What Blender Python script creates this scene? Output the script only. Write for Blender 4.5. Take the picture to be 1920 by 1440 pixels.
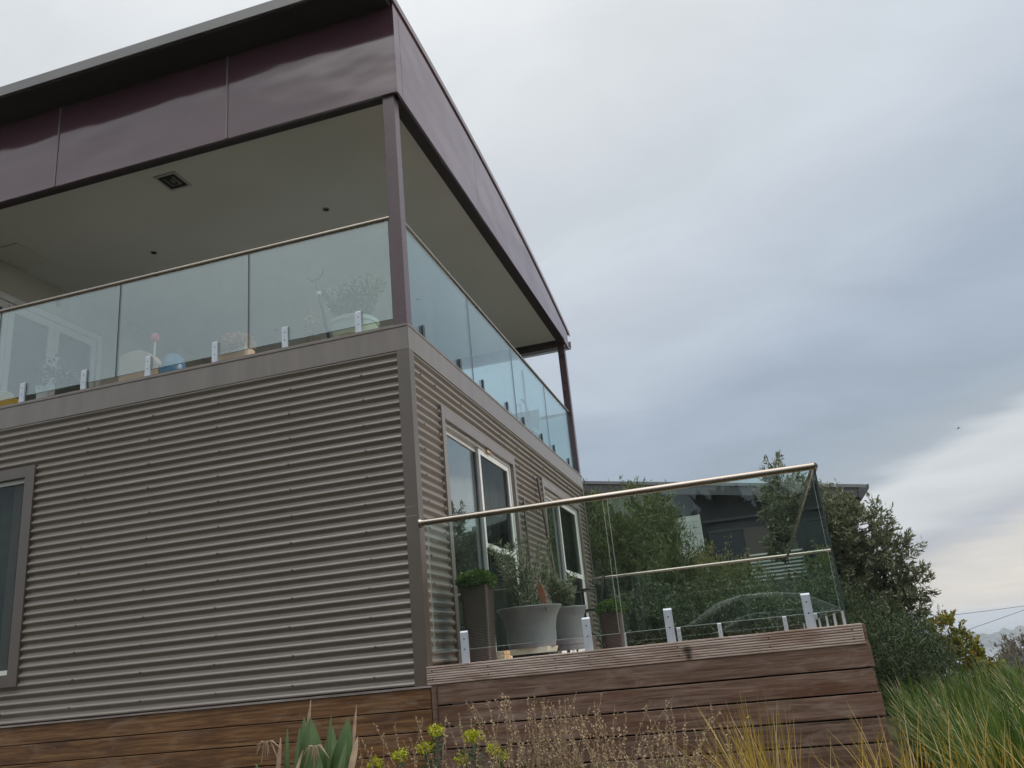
import bpy, math, random
import numpy as np
from mathutils import Matrix, Vector

for o in list(bpy.data.objects):
    bpy.data.objects.remove(o)
scene = bpy.context.scene
C = scene.collection
rad = math.radians

# ------------------------------------------------------------------ camera
cam_d = bpy.data.cameras.new('camera')
cam = bpy.data.objects.new('camera', cam_d)
C.objects.link(cam)
cam_d.sensor_width = 36.0
cam_d.lens = 29.28
cam_d.clip_start = 0.05
cam_d.clip_end = 60000
CR = Vector((0.95585, 0.27827, -0.09442))
CF = Vector((-0.23647, 0.91916, 0.31500))
CU = Vector((0.17444, -0.27876, 0.94438))
cam.matrix_world = Matrix(((CR.x, CU.x, -CF.x, 2.5223), (CR.y, CU.y, -CF.y, -6.3311),
                           (CR.z, CU.z, -CF.z, 0.1154), (0, 0, 0, 1)))
scene.camera = cam

# ------------------------------------------------------------------ sky
SUN_EL, SUN_AZ = 32.0, 78.0          # azimuth from +Y towards +X
world = bpy.data.worlds.new('World')
scene.world = world
world.use_nodes = True
nt = world.node_tree
nt.nodes.clear()


def N(tree, typ, **kw):
    n = tree.nodes.new(typ)
    for k, v in kw.items():
        setattr(n, k, v)
    return n


def mathn(tree, op, a, b=None, c=None, clamp=False):
    n = tree.nodes.new('ShaderNodeMath')
    n.operation = op
    n.use_clamp = clamp
    for i, v in enumerate((a, b, c)):
        if v is None:
            continue
        if isinstance(v, (int, float)):
            n.inputs[i].default_value = v
        else:
            tree.links.new(v, n.inputs[i])
    return n.outputs[0]


def ramp(tree, fac, stops, interp='LINEAR'):
    n = tree.nodes.new('ShaderNodeValToRGB')
    n.color_ramp.interpolation = interp
    els = n.color_ramp.elements
    while len(els) > 1:
        els.remove(els[-1])
    els[0].position = stops[0][0]
    els[0].color = tuple(stops[0][1]) + (1,)
    for p, c in stops[1:]:
        e = els.new(p)
        e.color = tuple(c) + (1,)
    tree.links.new(fac, n.inputs[0])
    return n.outputs[0]


def mixc(tree, fac, a, b, blend='MIX'):
    n = tree.nodes.new('ShaderNodeMix')
    n.data_type = 'RGBA'
    n.blend_type = blend
    for sock, v in ((n.inputs[0], fac), (n.inputs[6], a), (n.inputs[7], b)):
        if isinstance(v, (int, float)):
            sock.default_value = v
        elif isinstance(v, (tuple, list)):
            sock.default_value = tuple(v[:3]) + (1,)
        else:
            tree.links.new(v, sock)
    return n.outputs[2]


def noise(tree, vec, scale, detail=4.0, rough=0.5, dist=0.0):
    n = tree.nodes.new('ShaderNodeTexNoise')
    n.inputs['Scale'].default_value = scale
    n.inputs['Detail'].default_value = detail
    n.inputs['Roughness'].default_value = rough
    n.inputs['Distortion'].default_value = dist
    if vec is not None:
        tree.links.new(vec, n.inputs['Vector'])
    return n.outputs['Fac']


def vscale(tree, vec, s, off=None):
    n = tree.nodes.new('ShaderNodeMapping')
    tree.links.new(vec, n.inputs['Vector'])
    n.inputs['Scale'].default_value = s
    if off is not None:
        n.inputs['Location'].default_value = off
    return n.outputs['Vector']


def build_sky():
    tc = N(nt, 'ShaderNodeTexCoord')
    sep = N(nt, 'ShaderNodeSeparateXYZ')
    nt.links.new(tc.outputs['Generated'], sep.inputs[0])
    dx, dy, dz = sep.outputs
    # direction projected on a flat cloud ceiling
    zz = mathn(nt, 'ADD', mathn(nt, 'MAXIMUM', dz, 0.0), 0.16)
    px = mathn(nt, 'DIVIDE', dx, zz)
    py = mathn(nt, 'DIVIDE', dy, zz)
    cmb = N(nt, 'ShaderNodeCombineXYZ')
    nt.links.new(px, cmb.inputs[0])
    nt.links.new(py, cmb.inputs[1])
    P = cmb.outputs[0]
    n1 = noise(nt, vscale(nt, P, (0.55, 0.8, 1), (3.1, 1.7, 0)), 1.0, 5, 0.5, 0.35)
    n2 = noise(nt, vscale(nt, P, (1.3, 2.6, 1), (0.4, 5.2, 0)), 1.0, 6, 0.55, 0.3)
    xs = mathn(nt, 'MINIMUM', mathn(nt, 'MAXIMUM', dx, -0.12), 0.45)
    e = mathn(nt, 'SUBTRACT', dz, mathn(nt, 'MULTIPLY', xs, 0.33))
    e = mathn(nt, 'ADD', e, mathn(nt, 'MULTIPLY', mathn(nt, 'SUBTRACT', n2, 0.5), 0.055))
    e = mathn(nt, 'ADD', e, mathn(nt, 'MULTIPLY', mathn(nt, 'SUBTRACT', n1, 0.5), 0.10))
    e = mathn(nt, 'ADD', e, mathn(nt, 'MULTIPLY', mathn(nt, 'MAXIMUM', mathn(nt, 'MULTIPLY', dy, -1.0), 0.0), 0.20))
    f = mathn(nt, 'MULTIPLY', mathn(nt, 'ADD', e, 0.25), 0.8, clamp=True)   # e=-.25 -> 0, e=1 -> 1
    def s(v):
        return (v + 0.25) * 0.8
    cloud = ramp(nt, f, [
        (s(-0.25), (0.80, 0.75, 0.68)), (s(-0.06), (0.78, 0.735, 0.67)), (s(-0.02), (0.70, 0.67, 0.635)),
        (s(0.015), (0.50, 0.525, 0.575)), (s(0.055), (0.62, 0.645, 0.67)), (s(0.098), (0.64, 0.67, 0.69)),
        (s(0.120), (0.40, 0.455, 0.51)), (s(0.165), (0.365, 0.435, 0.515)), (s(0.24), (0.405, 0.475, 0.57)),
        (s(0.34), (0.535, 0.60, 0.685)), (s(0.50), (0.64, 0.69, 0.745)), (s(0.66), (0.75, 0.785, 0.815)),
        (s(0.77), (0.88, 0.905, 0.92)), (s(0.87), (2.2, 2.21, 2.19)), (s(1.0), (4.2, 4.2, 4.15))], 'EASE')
    # soft mottling of the cloud deck
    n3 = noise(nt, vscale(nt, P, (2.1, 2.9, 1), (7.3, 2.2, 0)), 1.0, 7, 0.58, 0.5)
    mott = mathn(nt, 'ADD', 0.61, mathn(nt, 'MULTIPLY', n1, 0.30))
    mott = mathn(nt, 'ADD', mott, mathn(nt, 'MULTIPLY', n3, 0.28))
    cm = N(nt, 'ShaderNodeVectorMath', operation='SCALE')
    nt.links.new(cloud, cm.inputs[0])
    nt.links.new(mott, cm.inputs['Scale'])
    sky = N(nt, 'ShaderNodeTexSky', sky_type='NISHITA')
    sky.sun_disc = False
    sky.sun_elevation = rad(SUN_EL)
    sky.sun_rotation = rad(SUN_AZ)
    ss = N(nt, 'ShaderNodeVectorMath', operation='SCALE')
    nt.links.new(sky.outputs[0], ss.inputs[0])
    ss.inputs['Scale'].default_value = 0.08
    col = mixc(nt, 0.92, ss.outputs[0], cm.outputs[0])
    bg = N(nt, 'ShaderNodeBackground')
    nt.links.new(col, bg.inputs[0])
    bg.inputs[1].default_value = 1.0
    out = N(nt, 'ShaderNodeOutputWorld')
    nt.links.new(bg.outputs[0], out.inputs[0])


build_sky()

# ------------------------------------------------------------------ sun behind the cloud
sun_d = bpy.data.lights.new('sun', 'SUN')
sun_d.energy = 1.5
sun_d.angle = rad(28)
sun_d.color = (1.0, 0.95, 0.88)
sun = bpy.data.objects.new('sun', sun_d)
C.objects.link(sun)
sdir = Vector((math.sin(rad(SUN_AZ)) * math.cos(rad(SUN_EL)), math.cos(rad(SUN_AZ)) * math.cos(rad(SUN_EL)), math.sin(rad(SUN_EL))))
sun.rotation_euler = (-sdir).to_track_quat('-Z', 'Y').to_euler()
sun.location = (20, 10, 30)

scene.view_settings.view_transform = 'Standard'
scene.view_settings.look = 'None'
scene.view_settings.exposure = 0.18
scene.view_settings.gamma = 1.0
scene.render.engine = 'CYCLES'
scene.cycles.max_bounces = 7
scene.cycles.diffuse_bounces = 3
scene.cycles.glossy_bounces = 4
scene.cycles.transparent_max_bounces = 40
scene.cycles.volume_bounces = 0
scene.cycles.use_denoising = True
scene.cycles.caustics_reflective = False
scene.cycles.caustics_refractive = False
scene.cycles.sample_clamp_indirect = 6.0

# ------------------------------------------------------------------ materials
MATS = {}


def principled(name, col, rough=0.5, metal=0.0, spec=0.5, ior=1.5, coat=0.0):
    m = bpy.data.materials.new(name)
    m.use_nodes = True
    b = m.node_tree.nodes['Principled BSDF']
    b.inputs['Base Color'].default_value = tuple(col) + (1,)
    b.inputs['Roughness'].default_value = rough
    b.inputs['Metallic'].default_value = metal
    b.inputs['Specular IOR Level'].default_value = spec
    b.inputs['IOR'].default_value = ior
    b.inputs['Coat Weight'].default_value = coat
    MATS[name] = m
    return m, m.node_tree, b


def pos(t):
    return t.nodes.new('ShaderNodeNewGeometry').outputs['Position']


def mottled(name, col, col2, scale=(3, 3, 3), rough=0.5, metal=0.0, spec=0.5, bump=0.0, bscale=40, detail=5, ior=1.5, lo=0.35, hi=0.7):
    m, t, b = principled(name, col, rough, metal, spec, ior)
    v = vscale(t, pos(t), scale)
    n = noise(t, v, 1.0, detail, 0.6)
    c = ramp(t, n, [(lo, col), (hi, col2)])
    t.links.new(c, b.inputs['Base Color'])
    r = mathn(t, 'ADD', rough - 0.07, mathn(t, 'MULTIPLY', n, 0.14))
    t.links.new(r, b.inputs['Roughness'])
    if bump:
        bn = t.nodes.new('ShaderNodeBump')
        bn.inputs['Strength'].default_value = bump
        bn.inputs['Distance'].default_value = 0.01
        t.links.new(noise(t, pos(t), bscale, 4, 0.6), bn.inputs['Height'])
        t.links.new(bn.outputs[0], b.inputs['Normal'])
    return m


def wood(name, dark, mid, light, stain=None, rough=0.6, along='x', knots=(), worn=None):
    m, t, b = principled(name, mid, rough, 0, 0.3)
    p = pos(t)
    oi = t.nodes.new('ShaderNodeObjectInfo')
    cmb = t.nodes.new('ShaderNodeCombineXYZ')
    rr = mathn(t, 'MULTIPLY', oi.outputs['Random'], 37.0)
    for i in range(3):
        t.links.new(rr, cmb.inputs[i])
    add = t.nodes.new('ShaderNodeVectorMath')
    add.operation = 'ADD'
    t.links.new(p, add.inputs[0])
    t.links.new(cmb.outputs[0], add.inputs[1])
    v = add.outputs[0]
    sc = {'x': (2.2, 18, 48), 'y': (18, 2.2, 48)}[along]
    sf = {'x': (6, 80, 260), 'y': (80, 6, 260)}[along]
    n1 = noise(t, vscale(t, v, sc), 1.0, 5, 0.62, 0.6)
    n2 = noise(t, vscale(t, v, sf), 1.0, 3, 0.6)
    n3 = noise(t, vscale(t, v, (1.7, 1.7, 5.5)), 1.0, 4, 0.6, 0.4)
    c = ramp(t, n1, [(0.34, dark), (0.5, mid), (0.67, light)])
    g = mathn(t, 'ADD', 0.55, mathn(t, 'MULTIPLY', n2, 0.90))
    sc1 = t.nodes.new('ShaderNodeVectorMath')
    sc1.operation = 'SCALE'
    t.links.new(c, sc1.inputs[0])
    t.links.new(g, sc1.inputs['Scale'])
    c = sc1.outputs[0]
    tone = mathn(t, 'ADD', 0.80, mathn(t, 'MULTIPLY', oi.outputs['Random'], 0.4))
    sc2 = t.nodes.new('ShaderNodeVectorMath')
    sc2.operation = 'SCALE'
    t.links.new(c, sc2.inputs[0])
    t.links.new(tone, sc2.inputs['Scale'])
    c = sc2.outputs[0]
    if stain is not None:
        f = ramp(t, n3, [(0.50, (0, 0, 0)), (0.68, (1, 1, 1))])
        c = mixc(t, mathn(t, 'MULTIPLY', f, 0.75), c, stain)
    if worn is not None:
        n4 = noise(t, vscale(t, v, (2.6, 2.6, 9)), 1.0, 6, 0.68, 0.8)
        f = ramp(t, n4, [(0.53, (0, 0, 0)), (0.66, (1, 1, 1))])
        c = mixc(t, mathn(t, 'MULTIPLY', mathn(t, 'MULTIPLY', f, n2), 0.8), c, worn)
    for (kx, ky, kz, kr) in knots:
        dn = t.nodes.new('ShaderNodeVectorMath')
        dn.operation = 'DISTANCE'
        t.links.new(p, dn.inputs[0])
        dn.inputs[1].default_value = (kx, ky, kz)
        dd = mathn(t, 'ADD', dn.outputs['Value'], mathn(t, 'MULTIPLY', mathn(t, 'SUBTRACT', n2, 0.5), kr * 0.9))
        f = ramp(t, mathn(t, 'DIVIDE', dd, kr), [(0.35, (0.85, 0.85, 0.85)), (1.0, (0, 0, 0))])
        c = mixc(t, f, c, (0.018, 0.011, 0.009))
    t.links.new(c, b.inputs['Base Color'])
    bn = t.nodes.new('ShaderNodeBump')
    bn.inputs['Strength'].default_value = 0.35
    bn.inputs['Distance'].default_value = 0.004
    t.links.new(mathn(t, 'ADD', n2, n1), bn.inputs['Height'])
    t.links.new(bn.outputs[0], b.inputs['Normal'])
    return m


def glass(name, tint, r0, dirt=0.02, dirtcol=(0.6, 0.65, 0.63), kmul=1.0):
    """clear pane: Schlick reflection over a tinted see-through sheet, with a thin film of dust"""
    m = bpy.data.materials.new(name)
    m.use_nodes = True
    t = m.node_tree
    t.nodes.clear()
    g = t.nodes.new('ShaderNodeNewGeometry')
    d = t.nodes.new('ShaderNodeVectorMath')
    d.operation = 'DOT_PRODUCT'
    t.links.new(g.outputs['Normal'], d.inputs[0])
    t.links.new(g.outputs['Incoming'], d.inputs[1])
    c = mathn(t, 'ABSOLUTE', d.outputs['Value'])
    k = mathn(t, 'POWER', mathn(t, 'SUBTRACT', 1.0, c, clamp=True), 4.0)
    f = mathn(t, 'ADD', r0, mathn(t, 'MULTIPLY', k, (1.0 - r0) * kmul), clamp=True)
    tr = t.nodes.new('ShaderNodeBsdfTransparent')
    tr.inputs[0].default_value = tuple(tint) + (1,)
    gl = t.nodes.new('ShaderNodeBsdfGlossy')
    gl.inputs['Roughness'].default_value = 0.0
    gl.inputs['Color'].default_value = (0.92, 0.97, 0.96, 1)
    bn = t.nodes.new('ShaderNodeBump')
    bn.inputs['Strength'].default_value = 0.02
    bn.inputs['Distance'].default_value = 0.02
    t.links.new(noise(t, g.outputs['Position'], 1.6, 2, 0.5), bn.inputs['Height'])
    t.links.new(bn.outputs[0], gl.inputs['Normal'])
    mx = t.nodes.new('ShaderNodeMixShader')
    t.links.new(f, mx.inputs[0])
    t.links.new(tr.outputs[0], mx.inputs[1])
    t.links.new(gl.outputs[0], mx.inputs[2])
    df = t.nodes.new('ShaderNodeBsdfDiffuse')
    df.inputs[0].default_value = tuple(dirtcol) + (1,)
    n = noise(t, vscale(t, g.outputs['Position'], (2.5, 2.5, 1.2)), 1.0, 5, 0.65)
    nf = noise(t, vscale(t, g.outputs['Position'], (30, 30, 9)), 1.0, 4, 0.7)
    sm_ = ramp(t, n, [(0.38, (0.25, 0.25, 0.25)), (0.68, (1, 1, 1))])
    dm = mathn(t, 'MULTIPLY', mathn(t, 'MULTIPLY', sm_, mathn(t, 'ADD', 0.35, nf)), dirt * 2.2)
    mx2 = t.nodes.new('ShaderNodeMixShader')
    t.links.new(dm, mx2.inputs[0])
    t.links.new(mx.outputs[0], mx2.inputs[1])
    t.links.new(df.outputs[0], mx2.inputs[2])
    o = t.nodes.new('ShaderNodeOutputMaterial')
    t.links.new(mx2.outputs[0], o.inputs[0])
    MATS[name] = m
    return m


def leafmat(name, stops, transl=0.3, rough=0.5):
    m = bpy.data.materials.new(name)
    m.use_nodes = True
    t = m.node_tree
    b = t.nodes['Principled BSDF']
    g = t.nodes.new('ShaderNodeNewGeometry')
    r = g.outputs['Random Per Island']
    c = ramp(t, r, stops)
    t.links.new(c, b.inputs['Base Color'])
    b.inputs['Roughness'].default_value = rough
    b.inputs['Specular IOR Level'].default_value = 0.35
    tl = t.nodes.new('ShaderNodeBsdfTranslucent')
    t.links.new(c, tl.inputs[0])
    mx = t.nodes.new('ShaderNodeMixShader')
    mx.inputs[0].default_value = transl
    t.links.new(b.outputs[0], mx.inputs[1])
    t.links.new(tl.outputs[0], mx.inputs[2])
    t.links.new(mx.outputs[0], t.nodes['Material Output'].inputs[0])
    MATS[name] = m
    return m


def cladding_mat():
    m, t, b = principled('cladding', (0.17, 0.145, 0.12), 0.27, 0, 0.6, 1.6)
    p = pos(t)
    n1 = noise(t, vscale(t, p, (0.8, 0.8, 6)), 1.0, 5, 0.6)
    n2 = noise(t, vscale(t, p, (7, 7, 0.35)), 1.0, 4, 0.65)
    n3 = noise(t, p, 55.0, 3, 0.7)
    c = ramp(t, n1, [(0.35, (0.192, 0.166, 0.141)), (0.7, (0.222, 0.194, 0.166))])
    f = ramp(t, n2, [(0.52, (0, 0, 0)), (0.75, (1, 1, 1))])
    c = mixc(t, mathn(t, 'MULTIPLY', f, 0.16), c, (0.125, 0.105, 0.088))
    g = ramp(t, n3, [(0.62, (0, 0, 0)), (0.78, (1, 1, 1))])
    c = mixc(t, mathn(t, 'MULTIPLY', g, 0.22), c, (0.30, 0.27, 0.23))
    t.links.new(c, b.inputs['Base Color'])
    t.links.new(mathn(t, 'ADD', 0.27, mathn(t, 'MULTIPLY', n1, 0.05)), b.inputs['Roughness'])


cladding_mat()
mottled('trim', (0.096, 0.076, 0.059), (0.114, 0.092, 0.073), (1.5, 1.5, 3), rough=0.36, spec=0.6, ior=1.6)
mottled('ledge_metal', (0.165, 0.140, 0.119), (0.215, 0.186, 0.160), (5, 5, 0.7), rough=0.30, spec=0.6, ior=1.6)
mottled('screw_metal', (0.09, 0.085, 0.08), (0.13, 0.12, 0.11), (9, 9, 9), rough=0.5, metal=0.4)


def fascia_mat():
    m, t, b = principled('fascia', (0.10, 0.055, 0.066), 0.105, 0, 0.5, 1.78)
    n = noise(t, vscale(t, pos(t), (0.5, 0.5, 1.6)), 1.0, 4, 0.55, 0.3)
    c = ramp(t, n, [(0.35, (0.098, 0.046, 0.059)), (0.7, (0.122, 0.061, 0.076))])
    t.links.new(c, b.inputs['Base Color'])
    bn = t.nodes.new('ShaderNodeBump')
    bn.inputs['Strength'].default_value = 0.55
    bn.inputs['Distance'].default_value = 0.04
    t.links.new(noise(t, vscale(t, pos(t), (0.9, 0.9, 1.8)), 1.0, 2, 0.4), bn.inputs['Height'])
    t.links.new(bn.outputs[0], b.inputs['Normal'])


fascia_mat()
principled('batten', (0.17, 0.13, 0.135), 0.3, 0, 0.5, 1.6)
mottled('post_paint', (0.085, 0.050, 0.058), (0.105, 0.064, 0.072), (2, 2, 2), rough=0.28, ior=1.6)
mottled('gutter_metal', (0.165, 0.158, 0.158), (0.21, 0.20, 0.198), (1, 4, 4), rough=0.35)
mottled('soffit', (0.035, 0.027, 0.027), (0.045, 0.034, 0.034), (2, 2, 2), rough=0.7, spec=0.2)
mottled('ceiling_paint', (0.54, 0.525, 0.485), (0.59, 0.575, 0.535), (0.7, 0.7, 0.7), rough=0.75, spec=0.2)
mottled('upper_wall_paint', (0.50, 0.47, 0.40), (0.56, 0.53, 0.46), (0.8, 0.8, 0.8), rough=0.8, spec=0.2)
mottled('bounce_tile', (0.54, 0.535, 0.515), (0.61, 0.605, 0.585), (3, 3, 3), rough=0.5)  # pale, to throw light up onto the balcony ceiling
mottled('white_paint', (0.70, 0.71, 0.69), (0.78, 0.78, 0.76), (4, 4, 1.5), rough=0.45)
mottled('vent_louvre', (0.10, 0.095, 0.07), (0.13, 0.12, 0.09), (5, 5, 5), rough=0.6)
mottled('vent_metal', (0.34, 0.33, 0.29), (0.38, 0.37, 0.33), (5, 5, 5), rough=0.6)
principled('dark_hole', (0.012, 0.012, 0.011), 0.8, 0, 0.2)
mottled('stainless', (0.29, 0.25, 0.215), (0.37, 0.33, 0.285), (2, 2, 40), rough=0.27, metal=1.0)
mottled('bracket_metal', (0.50, 0.54, 0.59), (0.59, 0.63, 0.68), (30, 30, 6), rough=0.38, metal=0.25)
glass('deck_glass', (0.88, 0.94, 0.915), 0.036, 0.006)
glass('upper_glass', (0.83, 0.905, 0.905), 0.18, 0.028, (0.55, 0.62, 0.62))
glass('side_glass', (0.78, 0.90, 0.90), 0.085, 0.025, (0.55, 0.64, 0.65))
glass('window_glass', (0.75, 0.80, 0.78), 0.20, 0.012)
glass('screen_glass', (0.62, 0.66, 0.64), 0.03, 0.02, (0.2, 0.22, 0.2), 0.25)
principled('arris_glint', (0.36, 0.43, 0.41), 0.2, 0, 0.5)  # pale colour painting in the light that shows along the glass edge
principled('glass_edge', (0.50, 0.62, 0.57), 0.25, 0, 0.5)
principled('glass_edge_dark', (0.05, 0.075, 0.08), 0.25, 0, 0.5)
wood('timber_left', (0.080, 0.036, 0.016), (0.160, 0.078, 0.032), (0.235, 0.132, 0.060), (0.080, 0.042, 0.026), 0.42, worn=(0.27, 0.20, 0.15))
wood('timber_right', (0.092, 0.052, 0.035), (0.175, 0.105, 0.074), (0.255, 0.175, 0.134), (0.115, 0.048, 0.024), 0.5, worn=(0.30, 0.235, 0.195))
wood('timber_side', (0.090, 0.050, 0.035), (0.180, 0.106, 0.077), (0.285, 0.195, 0.155), (0.115, 0.044, 0.022), 0.6, 'y')
wood('timber_deck', (0.28, 0.20, 0.165), (0.45, 0.355, 0.305), (0.58, 0.485, 0.425), (0.26, 0.15, 0.10), 0.75, knots=((1.985, -0.04, 0.075, 0.045), (1.99, -0.04, 0.03, 0.03)))
wood('timber_cap', (0.17, 0.13, 0.11), (0.30, 0.24, 0.215), (0.42, 0.36, 0.33), None, 0.75)
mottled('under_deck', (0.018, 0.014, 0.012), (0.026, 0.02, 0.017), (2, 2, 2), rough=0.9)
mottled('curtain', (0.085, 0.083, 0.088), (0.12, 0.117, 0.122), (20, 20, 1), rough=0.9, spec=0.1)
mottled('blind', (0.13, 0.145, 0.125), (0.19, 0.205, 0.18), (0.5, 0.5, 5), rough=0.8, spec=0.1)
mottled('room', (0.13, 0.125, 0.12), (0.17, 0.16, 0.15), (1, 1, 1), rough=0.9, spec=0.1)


def wicker():
    m, t, b = principled('wicker', (0.05, 0.032, 0.027), 0.45)
    w = t.nodes.new('ShaderNodeTexWave')
    w.bands_direction = 'Z'
    w.inputs['Scale'].default_value = 26
    w.inputs['Distortion'].default_value = 1.2
    t.links.new(pos(t), w.inputs['Vector'])
    c = ramp(t, w.outputs['Fac'], [(0.2, (0.026, 0.016, 0.013)), (0.8, (0.085, 0.052, 0.042))])
    t.links.new(c, b.inputs['Base Color'])
    bn = t.nodes.new('ShaderNodeBump')
    bn.inputs['Strength'].default_value = 0.5
    bn.inputs['Distance'].default_value = 0.006
    t.links.new(w.outputs['Fac'], bn.inputs['Height'])
    t.links.new(bn.outputs[0], b.inputs['Normal'])


wicker()
mottled('pot_grey', (0.165, 0.163, 0.178), (0.215, 0.212, 0.228), (3, 3, 3), rough=0.5, bump=0.1)
mottled('cream_stone', (0.60, 0.57, 0.44), (0.70, 0.67, 0.55), (8, 8, 8), rough=0.7)


def rusty():
    m, t, b = principled('cream_rusted', (0.66, 0.60, 0.45), 0.7)
    n = noise(t, vscale(t, pos(t), (11, 11, 7)), 1.0, 4, 0.6)
    c = ramp(t, n, [(0.40, (0.68, 0.63, 0.50)), (0.56, (0.62, 0.33, 0.12)), (0.7, (0.36, 0.13, 0.03))])
    t.links.new(c, b.inputs['Base Color'])


rusty()
principled('black_metal', (0.012, 0.012, 0.013), 0.4, 0.3)
mottled('copper', (0.62, 0.26, 0.15), (0.70, 0.34, 0.22), (15, 15, 15), rough=0.35, metal=0.7)
mottled('soil', (0.05, 0.035, 0.024), (0.09, 0.065, 0.045), (20, 20, 20), rough=0.95, spec=0.1)
mottled('bark', (0.055, 0.042, 0.033), (0.11, 0.09, 0.072), (12, 12, 3), rough=0.9, spec=0.1, bump=0.4)
mottled('pot_cream', (0.62, 0.60, 0.46), (0.70, 0.68, 0.55), (6, 6, 6), rough=0.5)
mottled('pot_yellow', (0.50, 0.35, 0.08), (0.58, 0.43, 0.14), (14, 14, 14), rough=0.5)
mottled('peach', (0.66, 0.47, 0.34), (0.72, 0.54, 0.41), (3, 3, 3), rough=0.7)
mottled('terracotta', (0.16, 0.075, 0.035), (0.21, 0.10, 0.05), (6, 6, 6), rough=0.7)
mottled('blue_glaze', (0.10, 0.22, 0.36), (0.16, 0.30, 0.45), (9, 9, 9), rough=0.3)
mottled('dark_blue', (0.015, 0.025, 0.06), (0.025, 0.04, 0.09), (9, 9, 9), rough=0.35)
principled('orange', (0.72, 0.16, 0.03), 0.5)
principled('pink', (0.72, 0.16, 0.20), 0.5)
mottled('yellow_glaze', (0.72, 0.40, 0.05), (0.78, 0.47, 0.09), (9, 9, 9), rough=0.35)
principled('grey_metal', (0.06, 0.065, 0.072), 0.4, 0.5)
# neighbours and beyond
mottled('charcoal', (0.040, 0.041, 0.046), (0.055, 0.055, 0.060), (0.6, 0.6, 1.2), rough=0.6)
mottled('charcoal_trim', (0.075, 0.075, 0.08), (0.095, 0.094, 0.098), (1, 1, 1), rough=0.5)
mottled('brown_wall', (0.095, 0.083, 0.070), (0.12, 0.105, 0.09), (0.8, 0.8, 0.8), rough=0.7)
mottled('roof_metal', (0.20, 0.205, 0.21), (0.25, 0.255, 0.26), (0.8, 0.8, 3), rough=0.35)
mottled('weatherboard', (0.56, 0.60, 0.56), (0.64, 0.67, 0.63), (1, 1, 6), rough=0.6)
mottled('ground_soil', (0.045, 0.040, 0.022), (0.075, 0.068, 0.034), (0.9, 0.9, 0.9), rough=0.95, spec=0.1, bump=0.5, bscale=9)
mottled('sea_water', (0.09, 0.12, 0.14), (0.11, 0.14, 0.16), (0.003, 0.01, 1), rough=0.22)
mottled('far_leaf', (0.040, 0.055, 0.030), (0.075, 0.085, 0.045), (0.02, 0.02, 0.02), rough=0.9, spec=0.1)
principled('cable_black', (0.03, 0.03, 0.032), 0.5)
mottled('pole_wood', (0.14, 0.12, 0.10), (0.20, 0.17, 0.14), (8, 8, 1), rough=0.85)
principled('bird_grey', (0.08, 0.08, 0.085), 0.7)
mottled('asphalt', (0.045, 0.045, 0.046), (0.062, 0.061, 0.06), (4, 4, 4), rough=0.85, bump=0.2, bscale=80)
mottled('car_paint', (0.72, 0.74, 0.75), (0.76, 0.78, 0.79), (1, 1, 1), rough=0.2, metal=0.35)
principled('car_window', (0.02, 0.024, 0.026), 0.05)
principled('rubber', (0.02, 0.02, 0.02), 0.8)
# leaves
leafmat('leaf_olive', [(0, (0.064, 0.079, 0.035)), (0.45, (0.120, 0.144, 0.067)), (0.8, (0.191, 0.208, 0.120)), (1, (0.303, 0.319, 0.223))], 0.25)
leafmat('leaf_willow', [(0, (0.060, 0.092, 0.028)), (0.5, (0.113, 0.150, 0.046)), (0.85, (0.179, 0.204, 0.076)), (1, (0.262, 0.258, 0.128))], 0.3)
leafmat('leaf_small', [(0, (0.106, 0.113, 0.037)), (0.5, (0.196, 0.196, 0.067)), (0.9, (0.300, 0.284, 0.120)), (1, (0.390, 0.300, 0.150))], 0.3)
leafmat('leaf_dark', [(0, (0.016, 0.032, 0.010)), (0.55, (0.034, 0.060, 0.020)), (0.9, (0.07, 0.10, 0.035)), (1, (0.14, 0.15, 0.06))], 0.2)
leafmat('leaf_yellow', [(0, (0.06, 0.09, 0.02)), (0.5, (0.17, 0.19, 0.03)), (0.85, (0.36, 0.30, 0.04)), (1, (0.42, 0.20, 0.05))], 0.35)
leafmat('leaf_lime', [(0, (0.07, 0.13, 0.02)), (0.6, (0.14, 0.21, 0.035)), (1, (0.25, 0.31, 0.07))], 0.35)
leafmat('leaf_box', [(0, (0.03, 0.065, 0.015)), (0.5, (0.075, 0.14, 0.03)), (0.9, (0.16, 0.25, 0.06)), (1, (0.26, 0.34, 0.10))], 0.35)
leafmat('leaf_potolive', [(0, (0.120, 0.144, 0.078)), (0.6, (0.216, 0.240, 0.144)), (1, (0.360, 0.384, 0.264))], 0.25)
leafmat('leaf_balcony', [(0, (0.08, 0.17, 0.05)), (0.6, (0.16, 0.28, 0.09)), (1, (0.28, 0.40, 0.16))], 0.35)
leafmat('leaf_peach', [(0, (0.55, 0.30, 0.16)), (0.6, (0.66, 0.44, 0.28)), (1, (0.70, 0.60, 0.42))], 0.35)
leafmat('leaf_violet', [(0, (0.06, 0.06, 0.09)), (0.6, (0.16, 0.17, 0.24)), (1, (0.5, 0.5, 0.55))], 0.3)
leafmat('leaf_far', [(0, (0.022, 0.032, 0.015)), (0.6, (0.041, 0.051, 0.024)), (1, (0.064, 0.068, 0.034))], 0.2)
leafmat('leaf_brown', [(0, (0.075, 0.060, 0.035)), (0.6, (0.12, 0.095, 0.058)), (1, (0.16, 0.13, 0.08))], 0.2)
leafmat('grass_green', [(0, (0.028, 0.064, 0.010)), (0.45, (0.066, 0.120, 0.018)), (0.80, (0.125, 0.185, 0.032)), (0.91, (0.20, 0.24, 0.06)), (0.94, (0.36, 0.30, 0.13)), (1, (0.42, 0.34, 0.17))], 0.3)
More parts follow.
